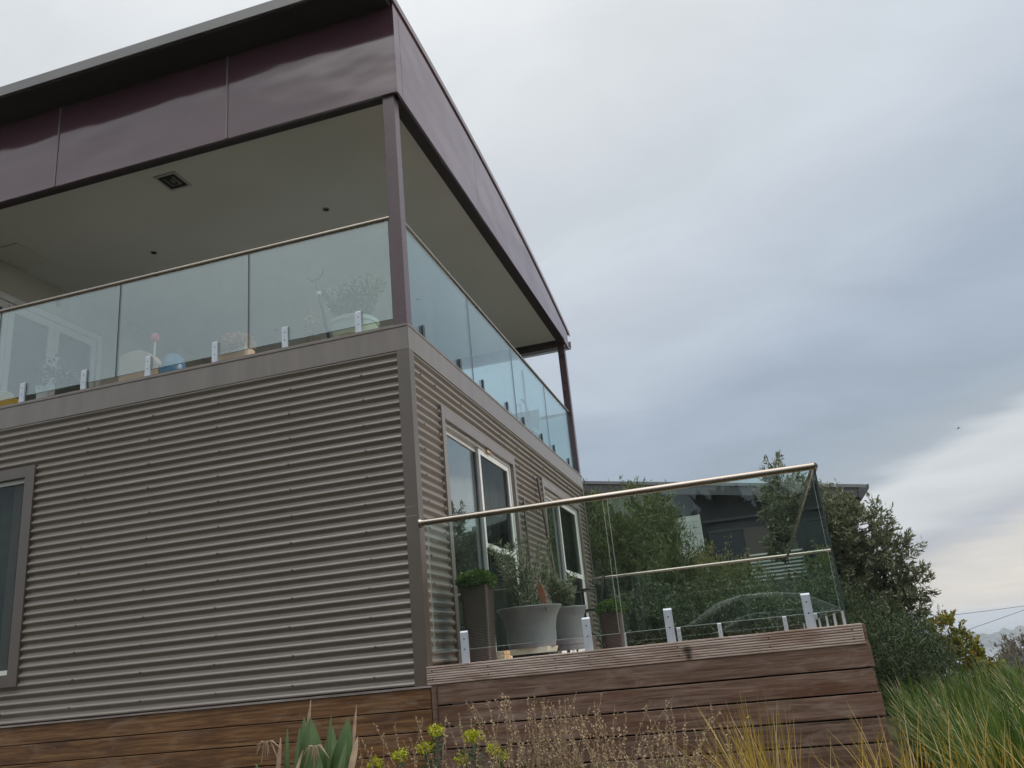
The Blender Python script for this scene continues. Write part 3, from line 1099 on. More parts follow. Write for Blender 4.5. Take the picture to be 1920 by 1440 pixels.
def build_deck():
    # reeded fascia board: real grooves
    prof = []
    n = 8
    z0, z1 = 0.004, 0.139
    st = (z1 - z0) / n
    for k in range(n):
        a = z0 + k * st
        prof += [(-0.0405, a + 0.0052), (-0.0425, a + 0.0066), (-0.0425, a + st - 0.0016), (-0.0405, a + st - 0.0002), (-0.0270, a + st + 0.0004), (-0.0270, a + st + 0.0040)]
    poly = [(-0.012, z0), (-0.0335, z0)] + prof[:-2] + [(-0.012, z1 + 0.0002)]
    MB().prism(poly, 'x', 0.006, DX - 0.022).build('reeded_board', 'timber_deck', deck)
    # black screw heads / knots in the reeded face
    m = MB()
    for x in (0.05, 0.50, 1.02, 1.28, 1.92, 2.55, 3.10):
        for z in (0.045, 0.103):
            V = [(x + 0.006 * math.cos(k * math.pi / 3), -0.0425, z + 0.006 * math.sin(k * math.pi / 3)) for k in range(6)]
            m.add(V, [tuple(range(6))])
    stuff(m.build('screws', 'dark_hole', deck))
    ends = [0.004, -0.012, 0.006, -0.002, 0.010, 0.0]
    for k in range(6):
        top = 0.002 - 0.1535 * k
        box('plank', 'timber_right', deck, 0.082, DX + ends[k], -0.036, -0.014, top - 0.1425, top, 0.0025)
    m = MB()
    rs = random.Random(6)
    for k in range(6):
        top = 0.002 - 0.1535 * k
        for x in (0.12, 0.62, 1.25, 1.90, 2.55, 3.13):
            for dz in (0.03, 0.112):
                cx, cz = x + rs.uniform(-.015, .015), top - dz + rs.uniform(-.006, .006)
                m.add([(cx + 0.0045 * math.cos(j * math.pi / 3), -0.0366, cz + 0.0045 * math.sin(j * math.pi / 3)) for j in range(6)], [tuple(range(6))])
    stuff(m.build('plank_screws', 'screw_metal', deck))
    for k in range(7):
        top = DZ - 0.004 - 0.1535 * k
        box('side_plank', 'timber_side', deck, DX - 0.020, DX - 0.001, -0.012, DY, top - 0.1425, top, 0.002)
    # deck boards, laid along the house front
    w = 0.137
    y = -0.008
    me = None
    while y + w < DY:
        if me is None:
            o = MB().box(0.012, DX - 0.024, 0, w, DZ - 0.022, DZ, 0, 0.002).build('deck_board', 'timber_deck', deck)
            me = o.data
        else:
            o = bpy.data.objects.new('deck_board', me)
            C.objects.link(o)
            set_parent(o, deck)
        o.location.y = y
        y += w + 0.005
    for x in (0.12, 0.62, 1.25, 1.90, 2.55, 3.10):
        box('post', 'under_deck', deck, x - 0.045, x + 0.045, -0.011, 0.05, -1.25, DZ - 0.023)
        box('joist', 'under_deck', deck, x - 0.022, x + 0.022, 0.051, DY - 0.05, -0.02, DZ - 0.023)
    box('under_shade', 'under_deck', deck, 0.05, DX - 0.05, 0.9, 0.92, -1.25, DZ - 0.03)  # added dark sheet, stands in for the shade under the deck


build_deck()

# ------------------------------------------------------------------ glass balustrades


def bracket_mesh(name, dark=False):
    m = MB()
    # upright flat bar facing -Y with a sloped top
    w, h, d = 0.030, 0.235, 0.016
    m.prism([(-d, 0), (0, 0), (0, h), (-d * 0.4, h), (-d, h - 0.012)], 'x', -w, w)
    for z in (0.10, 0.175):
        V = [(0.006 * math.cos(k * math.pi / 4), -d - 0.0016, z + 0.006 * math.sin(k * math.pi / 4)) for k in range(8)]
        m.add(V, [tuple(range(8))], 1)
    return m


BR = None


def balustrade(label, p0, p1, zf, ztop, panels, brk, gmat, edge, inward, gz0=0.09, rail_r=0.0255, bracket_w=1.0, rail_ext=(0, 0), bsc=1.0, arris=False, dark=False):
    """p0->p1 line on plan; panels as distances along it; inward = side the glass faces away from the viewer"""
    global BR
    p0 = Vector((p0[0], p0[1], 0))
    p1 = Vector((p1[0], p1[1], 0))
    L = (p1 - p0).length
    d = (p1 - p0).normalized()
    nrm = Vector((inward[0], inward[1], 0))
    t = thing('glass_balustrade', label, 'balustrade', (p0.x, p0.y, zf))
    a = p0 - d * rail_ext[0]
    b = p1 + d * rail_ext[1]
    MB().tube([(a.x, a.y, ztop), (b.x, b.y, ztop)], rail_r, 18).build('handrail', 'stainless', t, True)
    th = 0.006
    for (s0, s1) in panels:
        q0 = p0 + d * s0
        q1 = p0 + d * s1
        z0, z1 = zf + gz0, ztop - rail_r * 0.55
        V = []
        for q in (q0, q1):
            for sg in (-1, 1):
                for z in (z0, z1):
                    v = q + nrm * (th * sg)
                    V.append((v.x, v.y, z))
        F = [(0, 1, 5, 4), (2, 6, 7, 3), (0, 2, 3, 1), (4, 5, 7, 6), (0, 4, 6, 2), (1, 3, 7, 5)]
        o = link_mesh('glass_panel', V, F, [gmat, edge], t, False, [0, 0, 1, 1, 1, 1])
        import bmesh
        bm = bmesh.new()
        bm.from_mesh(o.data)
        bmesh.ops.recalc_face_normals(bm, faces=bm.faces)
        bm.to_mesh(o.data)
        bm.free()
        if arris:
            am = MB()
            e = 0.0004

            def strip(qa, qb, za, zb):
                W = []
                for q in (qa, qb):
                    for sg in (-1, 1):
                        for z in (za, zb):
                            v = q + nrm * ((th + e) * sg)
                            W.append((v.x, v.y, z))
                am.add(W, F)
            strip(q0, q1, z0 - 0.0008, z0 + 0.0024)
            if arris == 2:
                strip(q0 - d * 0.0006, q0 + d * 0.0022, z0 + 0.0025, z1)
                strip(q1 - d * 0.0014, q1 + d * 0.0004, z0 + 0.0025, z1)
            am.build('edge_glint', 'arris_glint', o)  # thin strips on the polished edge, bright line put into their colour
    rot = math.atan2(-nrm.x, nrm.y)
    for s in brk:
        q = p0 + d * s - nrm * th
        if dark:
            m = MB()
            pts = [(-0.026, 0.0), (0.026, 0.0)] + [(0.026 * math.cos(k * math.pi / 8), 0.15 + 0.026 * math.sin(k * math.pi / 8)) for k in range(9)]
            m.prism(pts, 'y', -0.020, 0.0)
            o = m.build('bracket', 'grey_metal', None)
            o.matrix_basis = Matrix.Translation((q.x, q.y, zf)) @ Matrix.Rotation(rot, 4, 'Z')
            set_parent(o, t)
            continue
        if BR is None:
            o = bracket_mesh('bracket').build('bracket', ['bracket_metal', 'grey_metal'], None)
            BR = o.data
        else:
            o = bpy.data.objects.new('bracket', BR)
            C.objects.link(o)
        o.matrix_basis = Matrix.Translation((q.x, q.y, zf)) @ Matrix.Rotation(rot, 4, 'Z') @ Matrix.Diagonal((bracket_w, 1, bsc, 1))
        m = o.matrix_basis.copy()
        set_parent(o, t)
        # inner clamp plate behind the glass
    return t


# upper level
pan = [(0.03, 1.492), (1.504, 2.966), (2.978, 4.462), (4.474, 5.86)]
bf = balustrade('steel railed glass balustrade along the front edge of the upper balcony', (-0.124, 0.06), (-5.80, 0.06), ZT, 4.150 - 0.02,
                [(a, b) for a, b in pan], [0.362 + 0.744 * k for k in range(8)], 'upper_glass', 'glass_edge_dark', (0, 1), 0.095)
bs = balustrade('steel railed glass balustrade along the right side of the upper balcony', (-0.06, 0.122), (-0.06, YB - 0.142), ZT, 4.130,
                [(0.01, 1.89), (1.90, 3.66), (3.67, 5.50), (5.51, 7.33)], [0.38, 1.42, 2.19, 3.17, 3.95, 4.94, 5.71, 6.74], 'side_glass', 'glass_edge_dark', (-1, 0), 0.06, dark=True)
bb = balustrade('grey railed glass balustrade across the far end of the upper balcony', (-0.124, YB - 0.10), (-5.78, YB - 0.10), ZT, 4.130,
                [(0.01, 1.85), (1.86, 3.7), (3.71, 5.6)], [0.5, 1.3, 2.4, 3.2, 4.2, 5.1], 'side_glass', 'glass_edge_dark', (0, -1), 0.06)
# deck level
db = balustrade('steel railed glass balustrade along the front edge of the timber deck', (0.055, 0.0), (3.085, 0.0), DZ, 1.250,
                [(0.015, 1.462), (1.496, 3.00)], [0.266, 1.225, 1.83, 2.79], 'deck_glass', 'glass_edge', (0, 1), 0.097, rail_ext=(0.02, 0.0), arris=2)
ds = balustrade('steel railed glass balustrade along the right edge of the timber deck', (3.085, 0.0), (3.085, 7.25), DZ, 1.250,
                [(0.03, 1.80), (1.82, 3.6), (3.62, 5.4), (5.42, 7.20)], [0.40, 1.20, 2.1, 3.2, 4.0, 4.9, 5.9, 6.8], 'deck_glass', 'glass_edge_dark', (-1, 0), 0.097)
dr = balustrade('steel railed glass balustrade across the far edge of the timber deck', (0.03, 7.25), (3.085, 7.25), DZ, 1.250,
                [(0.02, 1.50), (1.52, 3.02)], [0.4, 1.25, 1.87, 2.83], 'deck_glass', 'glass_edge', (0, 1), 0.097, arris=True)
MB().lathe([(0.037, -0.008), (0.037, 0.004), (0.030, 0.010), (0.027, 0.03)], (0, 0, 0), 20).build('wall_flange', 'stainless', None, True)
fl = bpy.data.objects['wall_flange']
fl.matrix_basis = Matrix.Translation((0.014, 0.0, 1.25)) @ Matrix.Rotation(rad(90), 4, 'Y')
set_parent(fl, db)
MB().tube([(3.085, 0.0, 1.25), (3.085, 0.0, 1.2505)], 0.0258, 16).build('rail_corner', 'stainless', db, True)

# ------------------------------------------------------------------ plants: generators


def leaves(bases, dirs, L, W, rng, fold=0.18):
    """one small folded leaf (two triangles) per base point"""
    n = len(bases)
    d = dirs / np.maximum(np.linalg.norm(dirs, axis=1, keepdims=True), 1e-6)
    r = rng.normal(size=(n, 3))
    s = np.cross(d, r)
    s /= np.maximum(np.linalg.norm(s, axis=1, keepdims=True), 1e-6)
    nn = np.cross(s, d)
    L = np.broadcast_to(np.asarray(L, float).reshape(-1, 1), (n, 1))
    W = np.broadcast_to(np.asarray(W, float).reshape(-1, 1), (n, 1))
    b = bases
    t = bases + d * L
    mid = bases + d * L * 0.45
    l = mid + s * W * 0.5 + nn * W * fold
    rr = mid - s * W * 0.5 + nn * W * fold
    V = np.stack([b, l, t, rr], axis=1).reshape(-1, 3)
    i = np.arange(n)[:, None] * 4
    F = np.concatenate([i + np.array([[0, 2, 1]]), i + np.array([[0, 3, 2]])], axis=1).reshape(-1, 3)
    return V, F


def branch_mesh(segs, sides=5):
    """segs: list of (p0, p1, r0, r1)"""
    m = MB()
    for p0, p1, r0, r1 in segs:
        m.tube([p0, p1], [r0, r1], sides, 0, False)
    return m


def ell_points(rng, n, c, r, inner=0.35):
    v = rng.normal(size=(n, 3))
    v /= np.linalg.norm(v, axis=1, keepdims=True)
    u = (inner ** 3 + (1 - inner ** 3) * rng.random(n)) ** (1 / 3)
    return np.asarray(c) + v * u[:, None] * np.asarray(r), v


def tree(name, label, cat, base, blobs, ntips, lpt, leafL, leafW, leaf, seed, up=0.35, twig=0.28, trunk_r=0.07, group=None, stems=1, spread=0.75, bark='bark', limbs=True):
    """tapered trunk, limbs into each foliage mass, twigs carrying leaves"""
    rng = np.random.default_rng(seed)
    base = np.asarray(base, float)
    t = thing(name, label, cat, tuple(base), group)
    segs = []
    cs = np.array([b[:3] for b in blobs], float)
    vol = np.array([b[3] * b[4] * b[5] for b in blobs], float)
    allB, allD = [], []
    lowest = min(b[2] - b[5] for b in blobs)
    fork = base.copy()
    for s in range(stems):
        off = np.array([rng.uniform(-.15, .15), rng.uniform(-.15, .15), 0]) * (stems > 1) * 2
        fork = base * 0.55 + cs.mean(0) * 0.45
        fork[2] = base[2] + max(0.35, (lowest - base[2]) * 0.8)
        mid = (base + off + fork) / 2 + rng.normal(size=3) * 0.04
        segs += [(base + off - np.array([0, 0, .15]), mid, trunk_r, trunk_r * 0.85), (mid, fork + off, trunk_r * 0.85, trunk_r * 0.7)]
    for b, vv in zip(blobs, vol / vol.sum()):
        c = np.array(b[:3])
        r = np.array(b[3:6])
        n = max(6, int(ntips * vv))
        q = fork * 0.5 + c * 0.5 + rng.normal(size=3) * 0.08
        segs += [(fork, q, trunk_r * 0.6, trunk_r * 0.42), (q, c, trunk_r * 0.42, trunk_r * 0.25)]
        nsub = max(4, n // 14)
        sub, _ = ell_points(rng, nsub, c, r * 0.6, 0.2)
        for sp in sub:
            segs.append((c * 0.75 + fork * 0.25 + rng.normal(size=3) * 0.05, sp, trunk_r * 0.24, trunk_r * 0.1))
        P, outw = ell_points(rng, n, c, r, 0.42)
        # ragged outline
        P = P + outw * (rng.random((n, 1)) ** 3) * r.min() * 0.55
        near = np.argmin(((P[:, None, :] - sub[None]) ** 2).sum(2), axis=1)
        if limbs:
            for i in range(0, n, 3):
                segs.append((sub[near[i]], P[i], trunk_r * 0.09, trunk_r * 0.03))
        td = outw * spread + np.array([0, 0, up]) + rng.normal(size=(n, 3)) * 0.35
        td /= np.linalg.norm(td, axis=1, keepdims=True)
        tl = twig * rng.uniform(0.6, 1.25, n)
        u = rng.random((n, lpt))
        B = P[:, None, :] + td[:, None, :] * (u * tl[:, None])[:, :, None] + rng.normal(size=(n, lpt, 3)) * twig * 0.10
        D = td[:, None, :] * 0.75 + rng.normal(size=(n, lpt, 3)) * 0.55
        allB.append(B.reshape(-1, 3))
        allD.append(D.reshape(-1, 3))
    B = np.concatenate(allB)
    D = np.concatenate(allD)
    k = len(B)
    V, F = leaves(B, D, leafL * rng.uniform(0.6, 1.3, k), leafW * rng.uniform(0.7, 1.25, k), rng)
    link_mesh('crown', V, F, leaf, t)
    branch_mesh(segs).build('trunk', bark, t, True)
    return t


def blades(rng, base, length, width, lean, bend=0.5, segs=4):
    """grass blades: curved tapering strips"""
    n = len(base)
    ln = lean / np.maximum(np.linalg.norm(lean, axis=1, keepdims=True), 1e-6)
    upv = np.array([0, 0, 1.0])
    side = np.cross(ln, upv) + rng.normal(size=(n, 3)) * 0.35
    side /= np.maximum(np.linalg.norm(side, axis=1, keepdims=True), 1e-6)
    L = np.asarray(length).reshape(-1, 1)
    amt = np.linalg.norm(lean, axis=1, keepdims=True)
    Vs = []
    p = base.copy()
    for s in range(segs + 1):
        u = s / segs
        w = np.asarray(width).reshape(-1, 1) * (1 - u ** 1.6) * 0.5 + 0.0006
        Vs.append(p - side * w)
        Vs.append(p + side * w)
        ang = amt * (0.35 + bend * u * 1.6)
        d = upv * np.cos(ang) + ln * np.sin(ang)
        p = p + d * L / segs
    V = np.stack(Vs, axis=1).reshape(-1, 3)
    k = 2 * (segs + 1)
    i = np.arange(n)[:, None] * k
    F = np.concatenate([i + np.array([[2 * s, 2 * s + 1, 2 * s + 3, 2 * s + 2]]) for s in range(segs)], axis=1).reshape(-1, 4)
    return V, F


# ------------------------------------------------------------------ pots and things on the deck
def tall_planter(x, y, top, r, label, seed, leafn=2600):
    t = thing('tall_planter', label, 'planter', (x, y, DZ), 'woven planters on the deck')
    m = MB()
    h = top - DZ
    V = []
    prof = [(r * 0.80, 0.0), (r * 0.98, h * 0.97), (r * 1.04, h), (r * 0.92, h), (r * 0.90, h - 0.03)]
    # square planter with rounded corners
    for (rr, z) in prof:
        for k in range(24):
            a = 2 * math.pi * k / 24
            c, s = math.cos(a), math.sin(a)
            e = 0.35
            V.append((x + rr * math.copysign(abs(c) ** e, c), y + rr * math.copysign(abs(s) ** e, s), DZ + z))
    F = [(i * 24 + k, i * 24 + (k + 1) % 24, (i + 1) * 24 + (k + 1) % 24, (i + 1) * 24 + k) for i in range(len(prof) - 1) for k in range(24)]
    F += [tuple(range(24))[::-1], tuple(4 * 24 + k for k in range(24))]
    m.add(V, F)
    m.build('pot', 'wicker', t, True)
    rng = np.random.default_rng(seed)
    P, o = ell_points(rng, leafn, (x, y, top + 0.035), (r * 1.32, r * 1.32, 0.085), 0.55)
    keep = P[:, 2] > top - 0.02
    P, o = P[keep], o[keep]
    Vv, Ff = leaves(P, o + rng.normal(size=P.shape) * 0.5 + np.array([0, 0, .3]), 0.028 * rng.uniform(.6, 1.3, len(P)), 0.020 * rng.uniform(.7, 1.2, len(P)), rng)
    link_mesh('foliage', Vv, Ff, 'leaf_box', t)
    return t


tall_planter(0.285, 0.50, 0.745, 0.125, 'tall dark woven planter of clipped box nearest the corner of the house', 11)
tall_planter(1.055, 2.50, 0.50, 0.115, 'shorter brown woven planter of bright green box behind the glass joint', 12, 1600)


def big_pot(x, y, z0, h, rt, label, seed, ph):
    t = thing('plant_pot', label, 'plant pot', (x, y, DZ), 'grey flared pots on the deck')
    prof = [(rt * 0.70, 0.0), (rt * 0.72, h * 0.12), (rt * 0.745, h * 0.13), (rt * 0.75, h * 0.45), (rt * 0.81, h * 0.72), (rt * 0.92, h * 0.90),
            (rt * 0.995, h * 0.965), (rt, h * 0.985), (rt * 0.985, h), (rt * 0.93, h), (rt * 0.90, h * 0.93)]
    MB().lathe(prof, (x, y, z0), 48).build('pot', 'pot_grey', t, True)
    MB().lathe([(rt * 0.88, 0), (rt * 0.88, 0.01)], (x, y, z0 + h * 0.90), 32).build('soil', 'soil', t)
    rng = np.random.default_rng(seed)
    segs = []
    B = []
    D = []
    zt = z0 + h * 0.92
    for k in range(26):
        a = rng.uniform(0, 6.28)
        p = np.array([x + rt * 0.35 * math.cos(a) * rng.random(), y + rt * 0.35 * math.sin(a) * rng.random(), zt])
        d = np.array([math.cos(a) * 0.34, math.sin(a) * 0.34, 1.0])
        L = ph * rng.uniform(0.45, 1.0)
        q = p
        nseg = 6
        for s in range(nseg):
            d2 = d + rng.normal(size=3) * 0.16
            d2 /= np.linalg.norm(d2)
            q2 = q + d2 * L / nseg
            segs.append((q, q2, 0.0045 * (1 - s / 8), 0.0045 * (1 - (s + 1) / 8)))
            for j in range(15):
                B.append(q + (q2 - q) * rng.random() + rng.normal(size=3) * 0.006)
                D.append(d2 * 0.6 + rng.normal(size=3) * 0.6)
            q = q2
    B = np.array(B)
    D = np.array(D)
    V, F = leaves(B, D, 0.060 * rng.uniform(.6, 1.2, len(B)), 0.013 * rng.uniform(.7, 1.2, len(B)), rng)
    link_mesh('foliage', V, F, 'leaf_potolive', t)
    branch_mesh(segs, 4).build('stems', 'bark', t, True)


big_pot(0.56, 1.10, 0.215, 0.345, 0.295, 'large grey flared pot holding an olive bush, nearer of the two', 21, 0.74)
big_pot(0.70, 1.95, 0.17, 0.40, 0.215, 'smaller grey flared pot holding an olive sprig, behind the larger one', 22, 0.42)
pl = MB()
pl.prism([(0.37, 0.165), (0.725, 0.165), (0.745, 0.214), (0.365, 0.214)], 'y', 0.92, 1.30)
pl.box(0.42, 0.74, 0.92, 1.28, DZ, 0.165, 1)
tag(pl.build('pot_stand', ['cream_stone', 'under_deck']), 'cream stone stand under the large grey pot', 'pot stand')
m = MB()
m.box(0.335, 0.445, 0.62, 0.80, DZ, 0.172, 0, 0.004)
m.box(0.335, 0.440, 0.63, 0.79, 0.1735, 0.208, 0, 0.004)
tag(m.build('stone_block', 'cream_rusted'), 'rust stained cream blocks beside the tall dark planter', 'block')


def bistro():
    x, y = 0.58, 3.55
    t = thing('side_table', 'small round black metal table on the deck behind the grey pots', 'table', (x, y, DZ))
    MB().lathe([(0.16, 0.0), (0.165, 0.008), (0.165, 0.016), (0.16, 0.022)], (x, y, 0.815), 28).build('table_top', 'black_metal', t, True)
    MB().tube([(x, y, 0.82), (x, y, DZ + 0.22)], 0.014, 10).build('column', 'black_metal', t, True)
    for k in range(3):
        a = k * 2.094 + 0.5
        MB().tube([(x, y, DZ + 0.24), (x + 0.1 * math.cos(a), y + 0.1 * math.sin(a), DZ + 0.17), (x + 0.2 * math.cos(a), y + 0.2 * math.sin(a), DZ + 0.008)], 0.009, 8).build('leg', 'black_metal', t, True)
    cx, cy = 0.72, 2.95
    t = thing('chair', 'black metal outdoor chair on the deck between grey pots and woven planter', 'chair', (cx, cy, DZ))
    box('seat', 'black_metal', t, cx - 0.19, cx + 0.19, cy - 0.19, cy + 0.19, DZ + 0.41, DZ + 0.435, 0.008)
    for sx in (-1, 1):
        for sy in (-1, 1):
            MB().tube([(cx + sx * 0.17, cy + sy * 0.17, DZ + 0.412), (cx + sx * 0.20, cy + sy * 0.21, DZ + 0.004)], 0.010, 8).build('leg', 'black_metal', t, True)
    pts = [(cx + 0.17, cy - 0.17, DZ + 0.43)] + [(cx + 0.19 + 0.04 * math.sin(u * 3.14), cy - 0.18 + 0.36 * u, DZ + 0.43 + 0.34 * math.sin(u * 3.14)) for u in (0.1, 0.25, 0.4, 0.5, 0.6, 0.75, 0.9)] + [(cx + 0.17, cy + 0.17, DZ + 0.43)]
    MB().tube(pts, 0.011, 8).build('backrest', 'black_metal', t, True)
    for u in (0.3, 0.5, 0.7):
        MB().tube([(cx + 0.178, cy - 0.18 + 0.36 * u, DZ + 0.43), (cx + 0.19 + 0.04 * math.sin(u * 3.14), cy - 0.18 + 0.36 * u, DZ + 0.43 + 0.34 * math.sin(u * 3.14))], 0.006, 6).build('back_bar', 'black_metal', t, True)
    # copper leaf on a stake, standing in the large pot
    t = thing('garden_stake', 'copper coloured leaf shaped garden stake rising from the grey pots', 'ornament', (0.76, 0.90, 0.50))
    V = []
    n = 16
    for k in range(n):
        a = 2 * math.pi * k / n
        u, v = 0.030 * math.cos(a), 0.095 * math.sin(a)
        V.append((0.741 + u + v * -0.20, 0.90 - 0.3 * u, 0.650 + v))
    for k in range(n):
        V.append((V[k][0], V[k][1] + 0.006, V[k][2]))
    F = [tuple(range(n)), tuple(range(n, 2 * n))[::-1]] + [(k, (k + 1) % n, n + (k + 1) % n, n + k) for k in range(n)]
    MB().add(V, F).build('leaf_plate', 'copper', t)
    MB().tube([(0.765, 0.905, 0.50), (0.755, 0.905, 0.57)], 0.004, 6).build('stem', 'black_metal', t)
    MB().tube([(0.722, 0.907, 0.74), (0.712, 0.907, 0.775), (0.690, 0.907, 0.79)], 0.005, 6).build('hook', 'black_metal', t)
    # a length of steel strip leaning on the wall by the second door
    MB().tube([(0.16, 4.34, DZ + 0.005), (0.03, 4.20, 2.37)], 0.022, 6).build('leaning_pole', 'trim')
    tag(bpy.data.objects['leaning_pole'], 'thin taupe pole leaning against the wall beside the far sliding door', 'pole')


bistro()

# ------------------------------------------------------------------ things on the balcony
def balcony_things():
    FZ = ZT + 0.002
    # cream pot with a leafy plant beside the corner post
    x, y = -0.725, 0.46
    t = thing('plant_pot', 'cream and yellow pot with leafy green plant beside the balcony corner post', 'plant pot', (x, y, FZ))
    m = MB()
    m.lathe([(0.17, 0.0), (0.20, 0.14)], (x, y, FZ), 36, 1)
    m.lathe([(0.201, 0.0), (0.222, 0.13), (0.235, 0.14), (0.238, 0.175), (0.225, 0.185), (0.205, 0.18)], (x, y, FZ + 0.141), 36, 0)
    m.build('pot', ['pot_cream', 'pot_yellow'], t, True)
    rng = np.random.default_rng(5)
    B, D, segs = [], [], []
    for k in range(64):
        a = rng.uniform(0, 6.28)
        p = np.array([x + 0.12 * math.cos(a) * rng.random(), y + 0.12 * math.sin(a) * rng.random(), FZ + 0.31])
        L = rng.uniform(0.15, 0.40) + (0.08 if math.cos(a) > 0.1 else 0)
        d = np.array([math.cos(a) * 0.55, math.sin(a) * 0.3, 1.0])
        d /= np.linalg.norm(d)
        segs.append((p, p + d * L, 0.004, 0.002))
        for j in range(26):
            B.append(p + d * L * rng.uniform(0.2, 1.05))
            D.append(d * 0.5 + rng.normal(size=3) * 0.7)
    V, F = leaves(np.array(B), np.array(D), 0.060, 0.034, rng)
    link_mesh('foliage', V, F, 'leaf_balcony', t)
    branch_mesh(segs, 4).build('stems', 'bark', t)
    # crutch-like support stick with forked top
    t = thing('forked_stick', 'grey stick with curved forked top leaning behind the balcony glass', 'stick', (-0.94, 0.40, FZ))
    MB().tube([(-0.935, 0.40, FZ), (-1.068, 0.40, 3.71)], 0.015, 10).build('lower_tube', 'grey_metal', t, True)
    MB().tube([(-1.062, 0.40, 3.68), (-1.098, 0.40, 3.86)], 0.011, 10).build('upper_tube', 'grey_metal', t, True)
    MB().lathe([(0.020, -0.015), (0.023, 0.0), (0.020, 0.018)], (-1.066, 0.40, 3.705), 14).build('collar', 'white_paint', t, True)
    pts = [(-1.098 - 0.088 * math.cos(a) - 0.004, 0.40, 3.945 - 0.09 * math.sin(a) + 0.10 * (abs(math.cos(a)) ** 3) * 0.25) for a in [math.pi * k / 12 for k in range(13)]]
    MB().tube(pts, 0.0085, 8).build('fork', 'grey_metal', t, True)
    MB().tube([(-1.0, 0.40, 3.50), (-0.92, 0.385, 3.515)], 0.009, 8).build('hand_grip', 'white_paint', t, True)
    # small orange pot with white flowers
    x, y = -1.225, 0.46
    t = thing('flower_pot', 'tiny orange pot with white flower spike left of the forked stick', 'flower pot', (x, y, FZ))
    MB().lathe([(0.022, 0.0), (0.03, 0.12), (0.034, 0.125), (0.034, 0.16), (0.028, 0.16)], (x, y, FZ), 18).build('pot', 'orange', t, True)
    V, F = leaves(rng.normal(size=(60, 3)) * np.array([0.02, 0.02, 0.09]) + np.array([x + 0.03, y, FZ + 0.42]), rng.normal(size=(60, 3)), 0.045, 0.025, rng)
    link_mesh('flowers', V, F, 'leaf_peach', t)
    MB().tube([(x, y, FZ + 0.15), (x + 0.03, y, FZ + 0.45)], 0.003, 5).build('stem', 'bark', t)
    # terracotta trough with peach flowers
    x, y = -2.05, 0.48
    t = thing('planter', 'peach flowers in brown trough behind the middle balcony pane', 'planter', (x, y, FZ))
    MB().box(x - 0.20, x + 0.20, y - 0.10, y + 0.10, FZ, FZ + 0.16, 0, 0.008).build('trough', 'terracotta', t)
    MB().box(x - 0.185, x + 0.185, y - 0.085, y + 0.085, FZ + 0.1605, FZ + 0.30, 0, 0.02).build('wrapping', 'peach', t)
    P, o = ell_points(rng, 700, (x, y, FZ + 0.36), (0.20, 0.12, 0.10), 0.4)
    V, F = leaves(P, o + rng.normal(size=P.shape) * .5, 0.05, 0.032, rng)
    link_mesh('flowers', V, F, 'leaf_peach', t)
    # blue glazed ball pot
    x, y = -2.755, 0.46
    t = tag(MB().lathe([(0.09, 0.0), (0.115, 0.05), (0.128, 0.16), (0.125, 0.24), (0.10, 0.34), (0.06, 0.385), (0.02, 0.40)], (x, y, FZ), 30).build('garden_ball', 'blue_glaze', None, True),
            'pale blue rounded glazed ornament behind the balcony glass', 'ornament')
    # upholstered chair back with a pink bloom on a white stick
    x, y = -3.12, 0.55
    t = thing('cushion_seat', 'peach rounded seat with brown base behind the balcony glass', 'seat', (x, y, FZ))
    MB().box(x - 0.26, x + 0.24, y - 0.16, y + 0.22, FZ, FZ + 0.17, 0, 0.01).build('base', 'terracotta', t)
    poly = [(x - 0.25, FZ + 0.171), (x + 0.24, FZ + 0.171), (x + 0.22, FZ + 0.30), (x + 0.13, FZ + 0.42), (x + 0.03, FZ + 0.49), (x - 0.08, FZ + 0.51), (x - 0.19, FZ + 0.49), (x - 0.245, FZ + 0.47)]
    MB().prism(poly, 'y', y - 0.14, y - 0.02).build('cushion', 'peach', t)
    t = thing('pink_flower', 'pink artificial bloom on a white stick above the peach seat', 'flower', (-3.10, 0.60, FZ))
    MB().tube([(-3.10, 0.60, FZ), (-3.10, 0.60, 3.68)], 0.010, 8).build('stick', 'white_paint', t, True)
    MB().lathe([(0.012, 0), (0.035, 0.02), (0.045, 0.06), (0.03, 0.095), (0.008, 0.105)], (-3.10, 0.60, 3.665), 14).build('bloom', 'pink', t, True)
    # dark blue bowl
    tag(MB().lathe([(0.09, 0), (0.16, 0.06), (0.19, 0.13), (0.18, 0.13), (0.10, 0.08)], (-3.72, 0.50, FZ), 28).build('bowl', 'dark_blue', None, True), 'dark blue glazed bowl on the balcony floor', 'bowl')
    # orchid in a white pot
    x, y = -4.43, 0.50
    t = thing('orchid', 'violet and white flowering plant in white cone pot before the French doors', 'plant pot', (x, y, FZ))
    MB().lathe([(0.035, 0.0), (0.04, 0.1), (0.05, 0.30), (0.06, 0.36), (0.05, 0.36)], (x, y, FZ), 20).build('pot', 'white_paint', t, True)
    P = np.concatenate([rng.normal(size=(120, 3)) * np.array([0.06, 0.05, 0.07]) + np.array([x + 0.09, y, FZ + 0.52]), rng.normal(size=(120, 3)) * np.array([0.10, 0.06, 0.035]) + np.array([x + 0.30, y, FZ + 0.43])])
    V, F = leaves(P, rng.normal(size=P.shape), 0.055, 0.036, rng)
    link_mesh('flowers', V, F, 'leaf_violet', t)
    MB().tube([(x, y, FZ + 0.35), (x + 0.12, y, FZ + 0.5), (x + 0.3, y, FZ + 0.44)], 0.004, 5).build('stem', 'bark', t)
    # yellow lidded pot at the left edge
    x, y = -4.95, 0.50
    t = thing('yellow_pot', 'yellow glazed pot with cream lid at the left end of the balcony', 'pot', (x, y, FZ))
    MB().lathe([(0.12, 0), (0.21, 0.12), (0.22, 0.22), (0.19, 0.29), (0.10, 0.315)], (x, y, FZ), 30).build('pot', 'yellow_glaze', t, True)
